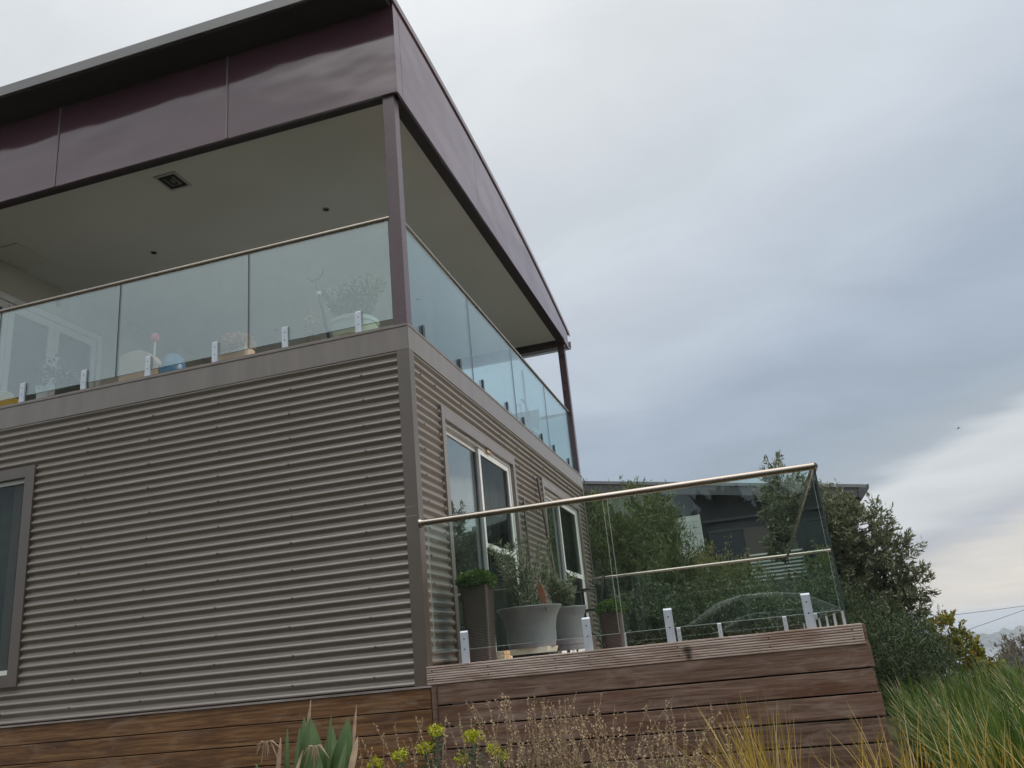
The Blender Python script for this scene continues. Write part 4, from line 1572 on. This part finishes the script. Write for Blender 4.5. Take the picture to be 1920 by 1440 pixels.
    MB().lathe([(0.09, 0.0), (0.095, 0.05), (0.06, 0.07)], (x + 0.02, y, FZ + 0.316), 24).build('lid', 'pot_cream', t, True)
    # right side: closed parasol pole and a spindly plant, a draped chair
    t = thing('parasol_pole', 'slim grey parasol pole at the far right of the balcony', 'pole', (-0.62, 6.70, FZ))
    MB().tube([(-0.62, 6.70, FZ + 0.05), (-0.62, 6.70, 4.79)], 0.022, 10).build('pole', 'bracket_metal', t, True)
    MB().lathe([(0.20, 0), (0.20, 0.04), (0.05, 0.07), (0.03, 0.10)], (-0.62, 6.70, FZ), 24).build('base', 'grey_metal', t, True)
    t = thing('spindly_plant', 'thin leafless looking pot plant beside the parasol pole', 'plant pot', (-0.62, 6.25, FZ))
    MB().lathe([(0.09, 0), (0.12, 0.22), (0.11, 0.22)], (-0.62, 6.25, FZ), 20).build('pot', 'pot_grey', t, True)
    segs, B, D = [], [], []
    for k in range(5):
        p = np.array([-0.62, 6.25, FZ + 0.2])
        for s in range(5):
            q = p + np.array([rng.normal() * 0.03, rng.normal() * 0.05, 0.17])
            segs.append((p, q, 0.006, 0.005))
            for j in range(3):
                B.append(q)
                D.append(rng.normal(size=3))
            p = q
    branch_mesh(segs, 4).build('stems', 'bark', t)
    V, F = leaves(np.array(B), np.array(D), 0.06, 0.022, rng)
    link_mesh('foliage', V, F, 'leaf_violet', t)
    x, y = -0.55, 5.95
    t = thing('covered_chair', 'pale grey outdoor chair by the right balcony glass', 'chair', (x, y, FZ))
    poly = [(y - 0.25, FZ + 0.42), (y + 0.28, FZ + 0.42), (y + 0.36, FZ + 0.86), (y + 0.30, FZ + 0.90), (y + 0.2, FZ + 0.50), (y - 0.25, FZ + 0.48)]
    MB().prism(poly, 'x', x - 0.24, x + 0.24).build('seat', 'white_paint', t)
    for sx in (-0.21, 0.21):
        for sy in (-0.21, 0.24):
            MB().tube([(x + sx, y + sy, FZ + 0.42), (x + sx * 1.1, y + sy * 1.1, FZ)], 0.014, 8).build('leg', 'grey_metal', t, True)


balcony_things()

# ------------------------------------------------------------------ the neighbour's house
def neighbour():
    t = thing('neighbour_house', 'dark charcoal neighbouring house with low sloping metal roof behind the deck', 'house', (0, 18, -1.0))

    def rz(x):
        return 4.109 - 0.1615 * x
    yf, yw, yb = 14.40, 15.0, 24.0
    xa, xb = -7.0, 5.40
    m = MB()
    m.add([(xa, yf, rz(xa)), (xb, yf, rz(xb)), (xb, yb, rz(xb)), (xa, yb, rz(xa)),
           (xa, yf, rz(xa) - 0.075), (xb, yf, rz(xb) - 0.075), (xb, yb, rz(xb) - 0.075), (xa, yb, rz(xa) - 0.075)],
          [(0, 1, 2, 3), (7, 6, 5, 4), (0, 4, 5, 1), (1, 5, 6, 2), (2, 6, 7, 3), (3, 7, 4, 0)])
    roof = m.build('roof', 'roof_metal', t)
    m = MB()
    m.prism([(xb - 0.02, rz(xb) - 0.02), (xb + 0.06, rz(xb) + 0.01), (xb + 0.05, rz(xb) - 0.10), (xb - 0.12, rz(xb) - 0.30), (xb - 0.2, rz(xb) - 0.30), (xb - 0.2, rz(xb) - 0.08)], 'y', yf + 0.003, yb)
    m.build('gutter', 'charcoal_trim', roof)
    # eave under the roof
    m = MB()
    m.add([(xa, yf + 0.03, rz(xa) - 0.08), (xb - 0.21, yf + 0.03, rz(xb - 0.21) - 0.08), (xb - 0.21, yf + 0.03, rz(xb - 0.21) - 0.30), (xa, yf + 0.03, rz(xa) - 0.30),
           (xa, yf + 0.09, rz(xa) - 0.08), (xb - 0.21, yf + 0.09, rz(xb - 0.21) - 0.08), (xb - 0.21, yf + 0.09, rz(xb - 0.21) - 0.30), (xa, yf + 0.09, rz(xa) - 0.30)],
          [(0, 1, 2, 3), (7, 6, 5, 4), (0, 4, 5, 1), (1, 5, 6, 2), (2, 6, 7, 3), (3, 7, 4, 0)])
    m.build('eave_board', 'charcoal_trim', t)
    wall = MB().prism([(xa, -1.4), (xb - 0.45, -1.4), (xb - 0.45, rz(xb) - 0.02), (xa, rz(xa) - 0.09)], 'y', yw, yb - 0.5).build('wall', 'charcoal', t)
    # projecting bay right of the screen, with a window
    box('wall_bay', 'brown_wall', t, 2.49, 3.6, 14.86, 14.995, -1.3, 2.66)
    box('wall_band', 'charcoal_trim', t, 1.56, 4.7, 14.90, 14.992, 2.90, 2.96)
    w = MB()
    w.box(1.70, 2.485, 14.92, 14.995, 2.64, 2.70)
    w.box(1.66, 1.70, 14.92, 14.995, 1.5, 2.70)
    wo = w.build('window', 'charcoal_trim', t)
    box('pane', 'car_window', wo, 1.70, 2.485, 14.965, 14.985, 1.5, 2.64)
    box('downpipe', 'charcoal_trim', t, 1.40, 1.47, 14.91, 14.985, 3.14, 3.75)
    # pale board screen
    s = thing('board_screen', 'pale green-white weatherboard privacy screen in front of the charcoal house', 'screen', (1.0, 14.5, -1.0))
    for k in range(9):
        z1 = 3.09 - 0.152 * k
        box('board', 'weatherboard', s, 0.55, 1.475, 14.62, 14.645, z1 - 0.144, z1, 0.003)
    box('edge_post', 'weatherboard', s, 1.477, 1.53, 14.60, 14.66, -1.1, 3.10)
    box('edge_post', 'weatherboard', s, 0.50, 0.548, 14.60, 14.66, -1.1, 3.10)
    # white slat screen
    s = thing('slat_fence', 'white horizontal slat fence panel low between the shrubs and the charcoal house', 'fence', (2.8, 13, -1.0))
    for k in range(8):
        z = 1.84 - 0.078 * k
        if k == 1:
            continue
        box('slat', 'white_paint', s, 2.52, 3.32, 12.99, 13.01, z - 0.034, z, 0.002)
    for x in (2.50, 2.955, 3.30):
        box('post', 'charcoal', s, x - 0.02, x + 0.02, 13.011, 13.05, -1.1, 1.88)


neighbour()

# ------------------------------------------------------------------ trees and shrubs
tree('olive_tree', 'grey-green olive tree with dense uneven crown right of the deck', 'tree', (4.3, 11.2, -1.0),
     [(3.42, 11.0, 2.62, 0.36, 0.5, 0.58), (3.62, 11.0, 1.75, 0.50, 0.5, 0.60), (4.12, 10.9, 1.98, 0.42, 0.6, 0.50), (4.62, 10.9, 1.75, 0.42, 0.5, 0.40), (4.2, 11.1, 1.15, 0.66, 0.7, 0.6),
      (4.95, 11.0, 1.2, 0.42, 0.5, 0.42), (5.25, 11.0, 0.80, 0.30, 0.4, 0.26), (5.10, 11.0, 0.32, 0.40, 0.5, 0.28), (4.4, 11.0, 0.35, 0.66, 0.7, 0.5)],
     1080, 30, 0.115, 0.032, 'leaf_olive', 41, 0.45, 0.28, 0.09)
tree('willow_shrub', 'tall fine leaved green shrub beside the far corner of the house', 'shrub', (0.1, 9.6, -1.0),
     [(-0.15, 9.6, 1.35, 0.65, 0.6, 1.15), (0.45, 9.5, 1.2, 0.60, 0.6, 1.15), (0.1, 9.5, 0.3, 0.8, 0.6, 0.7), (-0.25, 9.7, 2.55, 0.20, 0.3, 0.40)],
     950, 26, 0.115, 0.020, 'leaf_willow', 42, 1.3, 0.42, 0.05, stems=3, spread=0.3)
tree('willow_shrub', 'rounded bright green shrub in front of the pale weatherboard screen', 'shrub', (1.05, 10.4, -1.0),
     [(0.78, 10.4, 2.15, 0.45, 0.5, 0.70), (1.0, 10.3, 1.0, 0.60, 0.6, 0.85), (0.30, 10.4, 2.15, 0.5, 0.5, 0.75), (0.45, 10.4, 2.78, 0.22, 0.3, 0.28)],
     950, 26, 0.115, 0.021, 'leaf_willow', 43, 1.1, 0.40, 0.05, stems=2, spread=0.4)
tree('leafy_shrub', 'olive-green small leaved shrub below the dark neighbouring window', 'shrub', (2.0, 10.0, -1.0),
     [(1.72, 10.0, 0.95, 0.55, 0.6, 0.55), (2.22, 9.9, 0.80, 0.42, 0.5, 0.5), (1.55, 10.0, 0.4, 0.6, 0.6, 0.6)],
     640, 24, 0.066, 0.027, 'leaf_small', 44, 0.9, 0.32, 0.04, stems=2, spread=0.5)
tree('leafy_shrub', 'low dense olive-green shrub against the far deck balustrade', 'shrub', (1.4, 8.7, -1.0),
     [(0.7, 8.7, 0.3, 0.8, 0.6, 0.7), (1.9, 8.7, 0.25, 0.9, 0.6, 0.65), (2.8, 8.8, 0.2, 0.7, 0.6, 0.62)],
     850, 24, 0.075, 0.026, 'leaf_olive', 45, 0.8, 0.28, 0.04, stems=2, spread=0.6)
tree('feathery_shrub', 'dark green feathery shrub right behind the end of the deck', 'shrub', (4.1, 6.3, -1.1),
     [(3.95, 6.3, -0.42, 0.45, 0.7, 0.42), (4.38, 6.4, -0.60, 0.34, 0.6, 0.36), (3.75, 7.4, -0.15, 0.45, 0.7, 0.55)],
     640, 26, 0.085, 0.012, 'leaf_dark', 46, 1.5, 0.36, 0.03, stems=3, spread=0.35)
tree('feathery_shrub', 'dark green feathery shrub between olive tree and yellow leaved shrub', 'shrub', (4.7, 8.2, -1.2),
     [(4.55, 8.2, -0.45, 0.42, 0.6, 0.42), (4.85, 8.3, -0.62, 0.32, 0.5, 0.36)],
     380, 26, 0.085, 0.012, 'leaf_dark', 47, 1.5, 0.34, 0.03, stems=3, spread=0.35)
tree('yellow_shrub', 'yellow and orange tinged shrub below the overhead wires', 'shrub', (5.75, 9.6, -1.3),
     [(5.42, 9.5, -0.15, 0.20, 0.3, 0.24), (5.52, 9.5, -0.50, 0.26, 0.35, 0.26), (5.80, 9.5, -0.76, 0.22, 0.3, 0.20)],
     150, 22, 0.075, 0.045, 'leaf_yellow', 48, 0.6, 0.16, 0.025)
tree('lime_shrub', 'rounded lime green shrub beyond the long grass at the right edge', 'shrub', (8.1, 13.5, -2.5),
     [(7.3, 13.5, -1.62, 0.7, 0.7, 0.36), (8.2, 13.7, -1.55, 0.8, 0.7, 0.38), (9.2, 14, -1.65, 0.8, 0.7, 0.40)],
     520, 22, 0.085, 0.038, 'leaf_lime', 49, 0.8, 0.25, 0.04, stems=2)
tree('bare_tree', 'brownish sparse tree in the hazy middle distance at right', 'tree', (21.5, 66, -8.5),
     [(20.5, 66, -3.9, 2.2, 2, 1.5), (23.5, 66, -3.6, 2.4, 2, 1.7), (26, 67, -3.9, 2.2, 2, 1.6)],
     420, 16, 0.40, 0.10, 'leaf_brown', 50, 0.7, 0.9, 0.12)
tree('far_tree', 'dark round topped tree on the hazy ridge at right', 'tree', (96, 318, -19),
     [(95, 318, -9.5, 3.6, 3.5, 2.8), (98.5, 318, -11, 3.0, 3, 2.6), (93, 318, -12, 3, 3, 2.6)],
     340, 16, 1.1, 0.5, 'leaf_far', 51, 0.3, 1.6, 0.35)
_ft = [('far_tree', (112, 325), 1.0), ('far_tree', (126, 322), 1.15), ('far_tree', (88, 330), 0.8), ('far_tree', (80, 322), 0.75), ('far_tree', (139, 330), 1.1), ('far_tree', (104, 312), 0.8)]
_src = bpy.data.objects['far_tree']
for i, (nm, (x, y), sc) in enumerate(_ft):
    o = copy_thing(_src, (x, y, float(height(x, y)) - 0.5), i * 1.3, sc, 'round crowned tree on the hazy ridge beyond the garden')
    o['group'] = 'trees along the hazy ridge'

# far wood along the coast: low crowns that read as one mass
def far_wood():
    rng = np.random.default_rng(77)
    m = MB()
    for k in range(420):
        s = rng.uniform(1950, 2250)
        x = rng.uniform(120, 1150)
        y = (s - 0.42 * x) / 0.91
        z = float(height(x, y))
        r = rng.uniform(7, 17)
        h = rng.uniform(0.7, 1.25) * r
        V = []
        for (ph, rr) in ((-0.3, 0.8), (0.15, 1.0), (0.55, 0.8), (0.85, 0.42)):
            for j in range(8):
                a = j * math.pi / 4 + ph
                q = r * rr * rng.uniform(0.8, 1.2)
                V.append((x + q * math.cos(a), y + q * math.sin(a), z + h * (ph + 0.3) * rng.uniform(0.85, 1.15)))
        V.append((x, y, z + h * 1.3))
        F = [(i * 8 + j, i * 8 + (j + 1) % 8, (i + 1) * 8 + (j + 1) % 8, (i + 1) * 8 + j) for i in range(3) for j in range(8)]
        F += [(24 + j, 24 + (j + 1) % 8, 32) for j in range(8)]
        m.add(V, F)
    tag(stuff(m.build('far_wood', 'far_leaf')), 'hazy wooded headland along the coast far at right', 'wood')


far_wood()


# ------------------------------------------------------------------ long grass, right
def green_grass():
    rng = np.random.default_rng(8)
    B, Ln, W, Le = [], [], [], []
    for k in range(190):
        cx = rng.uniform(3.35, 8.0) if k < 130 else rng.uniform(3.25, 4.6)
        cy = rng.uniform(0.0, 9.0) if k < 130 else rng.uniform(-1.3, 1.5)
        if cx < 3.6 + 0.05 * cy:
            cx += 0.3
        n = 50
        a = rng.uniform(0, 6.28, n)
        r = rng.random(n) * 0.13
        x = cx + r * np.cos(a)
        y = cy + r * np.sin(a)
        z = height(x, y)
        B.append(np.stack([x, y, z], 1))
        sc = rng.uniform(0.85, 1.06)
        Ln.append(rng.uniform(0.55, 1.08, n) * sc * max(0.25, (-0.42 if cy > 1.5 else -0.36) - float(height(cx, cy))))
        W.append(rng.uniform(0.012, 0.026, n))
        Le.append(np.stack([np.cos(a) * 0.42 - 0.38, np.sin(a) * 0.42, np.zeros(n)], 1) * rng.uniform(0.5, 1.2, (n, 1)))
    V, F = blades(rng, np.concatenate(B), np.concatenate(Ln), np.concatenate(W), np.concatenate(Le), 0.75)
    tag(stuff(link_mesh('long_grass', V, F, 'grass_green')), 'long green strappy grass right of the deck', 'grass')


green_grass()


def yellow_grass():
    rng = np.random.default_rng(9)
    B, Ln, W, Le = [], [], [], []
    clumps = [(2.36, -1.35, 95, 0.68), (2.50, -1.5, 50, 0.62), (2.66, -1.4, 14, 0.52), (2.92, -1.5, 22, 0.57), (3.04, -1.35, 24, 0.60), (3.18, -1.5, 20, 0.57), (3.30, -1.35, 26, 0.57),
              (3.45, -1.5, 24, 0.56), (3.62, -1.35, 26, 0.57), (3.80, -1.45, 26, 0.57), (2.24, -1.5, 24, 0.57), (4.0, -1.4, 26, 0.57)]
    clumps += [(2.42, -1.25, 40, 0.66), (3.08, -1.42, 26, 0.60), (3.36, -1.42, 26, 0.60), (3.70, -1.42, 26, 0.60), (2.80, -1.45, 20, 0.58)]
    for (cx, cy, n, h) in clumps:
        a = rng.uniform(0, 6.28, n)
        r = rng.random(n) * 0.09
        x = cx + r * np.cos(a)
        y = cy + r * np.sin(a)
        z = height(x, y)
        B.append(np.stack([x, y, z], 1))
        Ln.append(h * rng.uniform(0.75, 1.30, n))
        W.append(rng.uniform(0.007, 0.013, n))
        Le.append(np.stack([np.cos(a) * 0.55 - 0.22, np.sin(a) * 0.3, np.zeros(n)], 1) * rng.uniform(0.2, 1.5, (n, 1)))
    V, F = blades(rng, np.concatenate(B), np.concatenate(Ln), np.concatenate(W), np.concatenate(Le), 0.55, 5)
    tag(stuff(link_mesh('dry_grass', V, F, 'grass_yellow')), 'golden yellow dry grass blades in front of the deck cladding', 'grass')


yellow_grass()


# ------------------------------------------------------------------ foreground bed
def seedhead_plant(x, y, top, n, seed, spread=0.16, green=0.5):
    """dried flower spikes over a mound of small leaves"""
    rng = np.random.default_rng(seed)
    z0 = float(height(x, y))
    t = thing('dried_spike_plant', 'plant with tan dried flower spikes in front of the timber cladding', 'plant', (x, y, z0), 'dried spike plants before the deck')
    segs = []
    B, D = [], []
    for k in range(n):
        px = x + rng.normal() * spread
        py = y + rng.normal() * spread * 0.7
        p = np.array([x + (px - x) * 0.5, y + (py - y) * 0.5, z0])
        h = (top - z0) * (1.0 - 0.42 * rng.random() ** 1.3)
        bend = rng.normal(size=3) * 0.045
        d = np.array([(px - x) * 0.8, (py - y) * 0.8, h])
        ns = 6
        q = p
        for s in range(ns):
            u = (s + 1) / ns
            q2 = p + d * u + bend * u * u * 3.0
            q2[2] = z0 + h * u
            segs.append((q, q2, 0.0022 * (1.2 - u * 0.6), 0.0022 * (1.2 - (u) * 0.6)))
            if s >= 2:
                for j in range(11 if s > 2 else 5):
                    B.append(q + (q2 - q) * rng.random() + rng.normal(size=3) * 0.003)
                    D.append(rng.normal(size=3) + np.array([0, 0, 0.3]))
            q = q2
    B = np.array(B)
    D = np.array(D)
    V, F = leaves(B, D, 0.015 * rng.uniform(.6, 1.3, len(B)), 0.013, rng, 0.4)
    stuff(link_mesh('seed_heads', V, F, 'stalk', t))
    stuff(branch_mesh(segs, 3).build('stems', 'agave_dry', t))
    m = int(900 * green)
    P, o = ell_points(rng, m, (x, y, z0 + (top - z0) * 0.30), (spread * 1.7, spread * 1.5, (top - z0) * 0.26), 0.3)
    V, F = leaves(P, o * 0.5 + np.array([0, 0, 0.7]) + rng.normal(size=P.shape) * 0.5, 0.055, 0.010, rng)
    link_mesh('foliage', V, F, 'stalk_leaf', t)


for i, (x, y, top, n, sp) in enumerate([(0.08, -1.12, -0.18, 12, 0.10), (0.32, -1.12, -0.16, 16, 0.10), (0.55, -1.1, -0.14, 20, 0.11), (0.82, -1.1, -0.07, 26, 0.11), (1.02, -0.85, -0.09, 34, 0.10),
                                        (1.22, -0.9, -0.13, 34, 0.11), (1.42, -0.85, -0.17, 32, 0.11), (1.62, -0.9, -0.22, 28, 0.11), (1.84, -0.85, -0.23, 24, 0.12), (2.06, -0.9, -0.30, 20, 0.12)]):
    seedhead_plant(x, y, top + 0.015, int(n * 0.72), 100 + i, sp, 0.8 if i > 2 else 0.45)


def euphorbia(x, y, z, seed, label):
    rng = np.random.default_rng(seed)
    z0 = float(height(x, y))
    t = thing('euphorbia', label, 'flower', (x, y, z0), 'yellow flower heads before the deck')
    MB().tube([(x, y, z0), (x + 0.01, y, (z0 + z) / 2), (x, y, z)], [0.006, 0.005, 0.004], 6).build('stem', 'euphorbia_leaf', t, True)
    n = 60
    u = rng.random(n)
    B = np.stack([np.full(n, x), np.full(n, y), z0 + 0.25 + (z - z0 - 0.27) * u], 1)
    D = rng.normal(size=(n, 3)) + np.array([0, 0, 0.2])
    V, F = leaves(B, D, 0.065, 0.016, rng)
    link_mesh('foliage', V, F, 'euphorbia_leaf', t)
    P, o = ell_points(rng, 190, (x, y, z + 0.002), (0.042, 0.042, 0.030), 0.1)
    P = P + (rng.integers(0, 2, (len(P), 1)) * 2 - 1) * rng.normal(size=3) * 0.022 + rng.normal(size=P.shape) * 0.006
    V, F = leaves(P, o + rng.normal(size=P.shape) * 0.6, 0.016, 0.013, rng)
    link_mesh('flower_head', V, F, 'euphorbia_flower', t)


for i, (x, y, z, lab) in enumerate([
        (0.428, -1.0, -0.255, 'highest of the acid yellow flower heads, just right of the timber joint bead'),
        (0.689, -1.0, -0.301, 'second highest acid yellow flower head, above and right of the others'),
        (0.357, -1.02, -0.347, 'acid yellow flower head directly below the highest one'),
        (0.183, -1.02, -0.382, 'acid yellow flower head left of the timber joint bead, second from the agave'),
        (0.627, -1.02, -0.364, 'acid yellow flower head directly below the second highest one'),
        (0.83, -1.02, -0.402, 'rightmost acid yellow flower head among the dried spikes'),
        (0.011, -1.02, -0.425, 'lowest acid yellow flower head, nearest the agave')]):
    euphorbia(x, y, z, 300 + i, lab)


def agave():
    x0, y0 = -0.27, -1.25
    z0 = float(height(x0, y0))
    t = thing('agave', 'broad leaved green agave with dry brown leaf tips below the corrugated wall', 'plant', (x0, y0, z0))
    rng = random.Random(4)

    def leaf(tip, w, bx, by, mat, fold=0.35, name='leaf', belly=0.55, basew=0.6):
        base = Vector((bx, by, z0 + 0.25))
        tip = Vector(tip)
        ax = tip - base
        side = Vector((1, 0.25 * (1 if bx > x0 else -1), 0)).normalized()
        out = ax.cross(side).normalized()
        n = 9
        V = []
        for i in range(n + 1):
            u = i / n
            if u < belly:
                ww = w * (basew + (1 - basew) * math.sin(u / belly * math.pi / 2))
            else:
                ww = w * max(0.015, math.cos((u - belly) / (1 - belly) * math.pi / 2) ** 0.9)
            c = base + ax * u - out * (0.05 * math.sin(u * math.pi))
            V += [c - side * ww / 2 + out * fold * ww * 0.5, c, c + side * ww / 2 + out * fold * ww * 0.5]
        V2 = [v + out * -0.006 for v in V]
        k = len(V)
        F = []
        for i in range(n):
            for j in range(2):
                a = i * 3 + j
                F.append((a, a + 1, a + 4, a + 3))
                F.append((k + a + 3, k + a + 4, k + a + 1, k + a))
        m = MB()
        m.add(V + V2, F)
        for i in range(n):
            m.add([V[i * 3], V[i * 3 + 3], V2[i * 3 + 3], V2[i * 3]], [(0, 1, 2, 3)])
            m.add([V[i * 3 + 2], V[i * 3 + 5], V2[i * 3 + 5], V2[i * 3 + 2]], [(0, 1, 2, 3)])
        link_mesh(name, m.V, m.F, mat, t, False)
    L = 'agave_leaf'
    leaf((-0.345, -1.27, -0.095), 0.150, x0 - 0.04, y0 - 0.03, L)
    leaf((-0.285, -1.30, -0.095), 0.175, x0 + 0.01, y0 - 0.06, L)
    leaf((-0.050, -1.25, -0.115), 0.145, x0 + 0.12, y0 - 0.02, L)
    leaf((-0.149, -1.28, -0.088), 0.040, x0 + 0.07, y0 - 0.05, L)
    leaf((-0.445, -1.30, -0.150), 0.050, x0 - 0.10, y0 - 0.06, L)
    leaf((-0.337, -1.34, -0.150), 0.035, x0 - 0.05, y0 - 0.10, L)
    leaf((-0.20, -1.36, -0.30), 0.11, x0 + 0.05, y0 - 0.12, L)
    leaf((-0.02, -1.34, -0.24), 0.05, x0 + 0.14, y0 - 0.10, L)
    leaf((-0.62, -1.38, -0.33), 0.10, x0 - 0.12, y0 - 0.10, L)
    leaf((-0.24, -1.10, -0.17), 0.13, x0 + 0.02, y0 + 0.08, L)
    leaf((-0.40, -1.12, -0.20), 0.12, x0 - 0.06, y0 + 0.08, L)
    D = 'agave_dry'
    leaf((-0.312, -1.24, 0.005), 0.030, -0.335, -1.25, D, 0.5, 'dry_leaf', 0.75, 0.3)
    leaf((-0.005, -1.22, -0.045), 0.022, -0.08, -1.22, D, 0.5, 'dry_leaf', 0.75, 0.3)
    leaf((-0.475, -1.33, -0.195), 0.035, -0.45, -1.33, D, 0.5, 'dry_leaf', 0.75, 0.5)
    leaf((0.035, -1.30, -0.225), 0.040, -0.06, -1.36, D, 0.5, 'dry_leaf', 0.8, 0.4)
    leaf((-0.27, -1.42, -0.27), 0.030, -0.36, -1.44, D, 0.5, 'dry_leaf', 0.7, 0.5)
    # drooping dried leaf bunches
    for (cx, cz) in ((-0.535, -0.215), (-0.20, -0.262)):
        m = MB()
        for k in range(9):
            a = -2.8 + 2.4 * k / 8 + rng.uniform(-.15, .15)
            L2 = rng.uniform(0.06, 0.13)
            m.tube([(cx, -1.40, cz), (cx + 0.4 * L2 * math.cos(a), -1.41, cz + 0.01), (cx + L2 * math.cos(a), -1.42, cz + L2 * math.sin(a))], [0.006, 0.006, 0.0015], 5)
        m.build('dried_bunch', 'agave_dry', t)


agave()

# ------------------------------------------------------------------ wires and bird
def wires():
    p = thing('utility_pole', 'timber power pole out beyond the right edge of the garden', 'pole', (22, 40, -6))
    MB().tube([(22, 40, -8), (22, 40, 1.6)], [0.14, 0.11], 10).build('shaft', 'pole_wood', p, True)
    MB().box(21.0, 23.0, 39.94, 40.06, 0.62, 0.72).build('crossarm', 'pole_wood', p)
    for (a, b, sag, lab) in (((2.0, 40, 0.35), (22, 40, 0.75), 0.30, 'upper of two thin black overhead wires low in the sky at right'),
                             ((4.0, 40.5, -2.4), (22.0, 40.2, 2.05), 0.10, 'lower sloping thin black overhead wire at right')):
        pts = []
        for i in range(25):
            u = i / 24
            pts.append((a[0] + (b[0] - a[0]) * u, a[1] + (b[1] - a[1]) * u, a[2] + (b[2] - a[2]) * u - sag * 4 * u * (1 - u)))
        tag(MB().tube(pts, 0.011, 6).build('overhead_wire', 'cable_black'), lab, 'wire')
    b = MB()
    c = Vector((16.39, 50, 11.255))
    b.tube([c + Vector((-0.09, 0, -0.04)), c + Vector((-0.03, 0, -0.005)), c + Vector((0.04, 0, 0.015)), c + Vector((0.09, 0, 0.03))], [0.008, 0.028, 0.024, 0.008], 8)
    for s in (-1, 1):
        b.add([c + Vector((0.03, 0, 0.015)), c + Vector((-0.02, 0, 0.0)), c + Vector((-0.05, s * 0.13, 0.03)), c + Vector((0.02, s * 0.12, 0.045)), c + Vector((-0.10, s * 0.26, 0.0))],
              [(0, 1, 2, 3), (3, 2, 4)])
    tag(b.build('bird', 'bird_grey'), 'small dark bird flying against the cloud at right', 'bird')


wires()


# ------------------------------------------------------------------ across the street (seen in the deck glass)
def street_side():
    y0 = -12.5
    g = float(height(2.3, y0)) + 0.012
    t = thing('parked_car', 'silver parked car mirrored in the front deck glass', 'car', (2.3, y0, g))
    body = [(-2.15, 0.30), (-2.18, 0.62), (-2.05, 0.86), (-1.25, 0.97), (-0.55, 1.38), (-0.1, 1.46), (0.55, 1.46), (1.15, 1.36), (1.75, 1.02), (2.1, 0.94), (2.2, 0.62), (2.15, 0.30)]
    m = MB()
    ys = [(-0.86, 0.0), (-0.80, 0.03), (0.80, 0.03), (0.86, 0.0)]
    V = []
    n = len(body)
    for (yy, dz) in ys:
        for (bx, bz) in body:
            inset = 0.0 if bz < 1.0 else 0.12 * (1 if yy > 0 else -1)
            V.append((2.3 + bx, y0 + yy - inset, g + bz + (dz if bz > 0.9 else 0)))
    F = [tuple(range(n)), tuple(range(3 * n, 4 * n))[::-1]]
    for j in range(3):
        for i in range(n):
            k = (i + 1) % n
            F.append((j * n + i, j * n + k, (j + 1) * n + k, (j + 1) * n + i))
    m.add(V, F)
    m.build('body', 'car_paint', t)
    for s in (-1, 1):
        for win in ([(-1.0, 1.0), (-0.5, 1.33), (-0.05, 1.40), (-0.02, 1.0)], [(0.06, 1.0), (0.04, 1.40), (0.55, 1.40), (1.05, 1.31), (1.38, 1.06), (1.36, 1.0)]):
            pts = [(2.3 + a, y0 + s * (0.866 - (0.11 if b > 1.05 else 0.06)), g + b) for a, b in win]
            pts2 = [(p[0], p[1] - s * 0.01, p[2]) for p in pts]
            k = len(pts)
            MB().add(pts + pts2, [tuple(range(k)), tuple(range(k, 2 * k))[::-1]] + [(i, (i + 1) % k, k + (i + 1) % k, k + i) for i in range(k)]).build('window', 'car_window', t)
        for wx in (-1.35, 1.35):
            w = MB()
            V = []
            o = MB().lathe([(0.10, -0.09), (0.29, -0.10), (0.32, -0.07), (0.32, 0.07), (0.29, 0.10), (0.10, 0.09)], (0, 0, 0), 24).build('wheel', 'rubber', None, True)
            o.matrix_basis = Matrix.Translation((2.3 + wx, y0 + s * 0.78, g + 0.32)) @ Matrix.Rotation(rad(90), 4, 'X')
            set_parent(o, t)
    x, y = 6.0, -23.0
    z = float(height(x, y))
    first = tree('street_tree', 'leafy tree in the row across the street, mirrored dimly in the deck glass', 'tree', (x, y, z),
                 [(x, y, z + 3.3, 2.2, 1.8, 1.5), (x + 1.3, y, z + 2.0, 1.9, 1.6, 1.4), (x - 1.5, y + 0.3, z + 2.1, 1.9, 1.6, 1.4), (x, y, z + 1.2, 2.2, 1.5, 1.2)],
                 460, 16, 0.55, 0.34, 'leaf_far', 511, 0.4, 0.7, 0.16, group='street trees across the road', limbs=False)
    for i, xx in enumerate((2.6, -1.0, -4.4, -8.0, -11.5, 9.8)):
        copy_thing(first, (xx, y - 0.6 * (i % 2), float(height(xx, y))), 1.1 * i + 0.4, 0.95 + 0.07 * (i % 3))


street_side()

# ------------------------------------------------------------------ air
def haze():
    o = MB().box(-7600, 7600, -7600, 7600, -64.5, 15).build('haze', 'dark_hole')
    m = bpy.data.materials.new('haze_air')
    m.use_nodes = True
    t = m.node_tree
    t.nodes.clear()
    v = t.nodes.new('ShaderNodeVolumePrincipled')
    v.inputs['Color'].default_value = (0.86, 0.92, 1.0, 1)
    v.inputs['Density'].default_value = 0.00042
    v.inputs['Anisotropy'].default_value = 0.2
    out = t.nodes.new('ShaderNodeOutputMaterial')
    t.links.new(v.outputs[0], out.inputs['Volume'])
    o.data.materials.clear()
    o.data.materials.append(m)
    stuff(o)


haze()
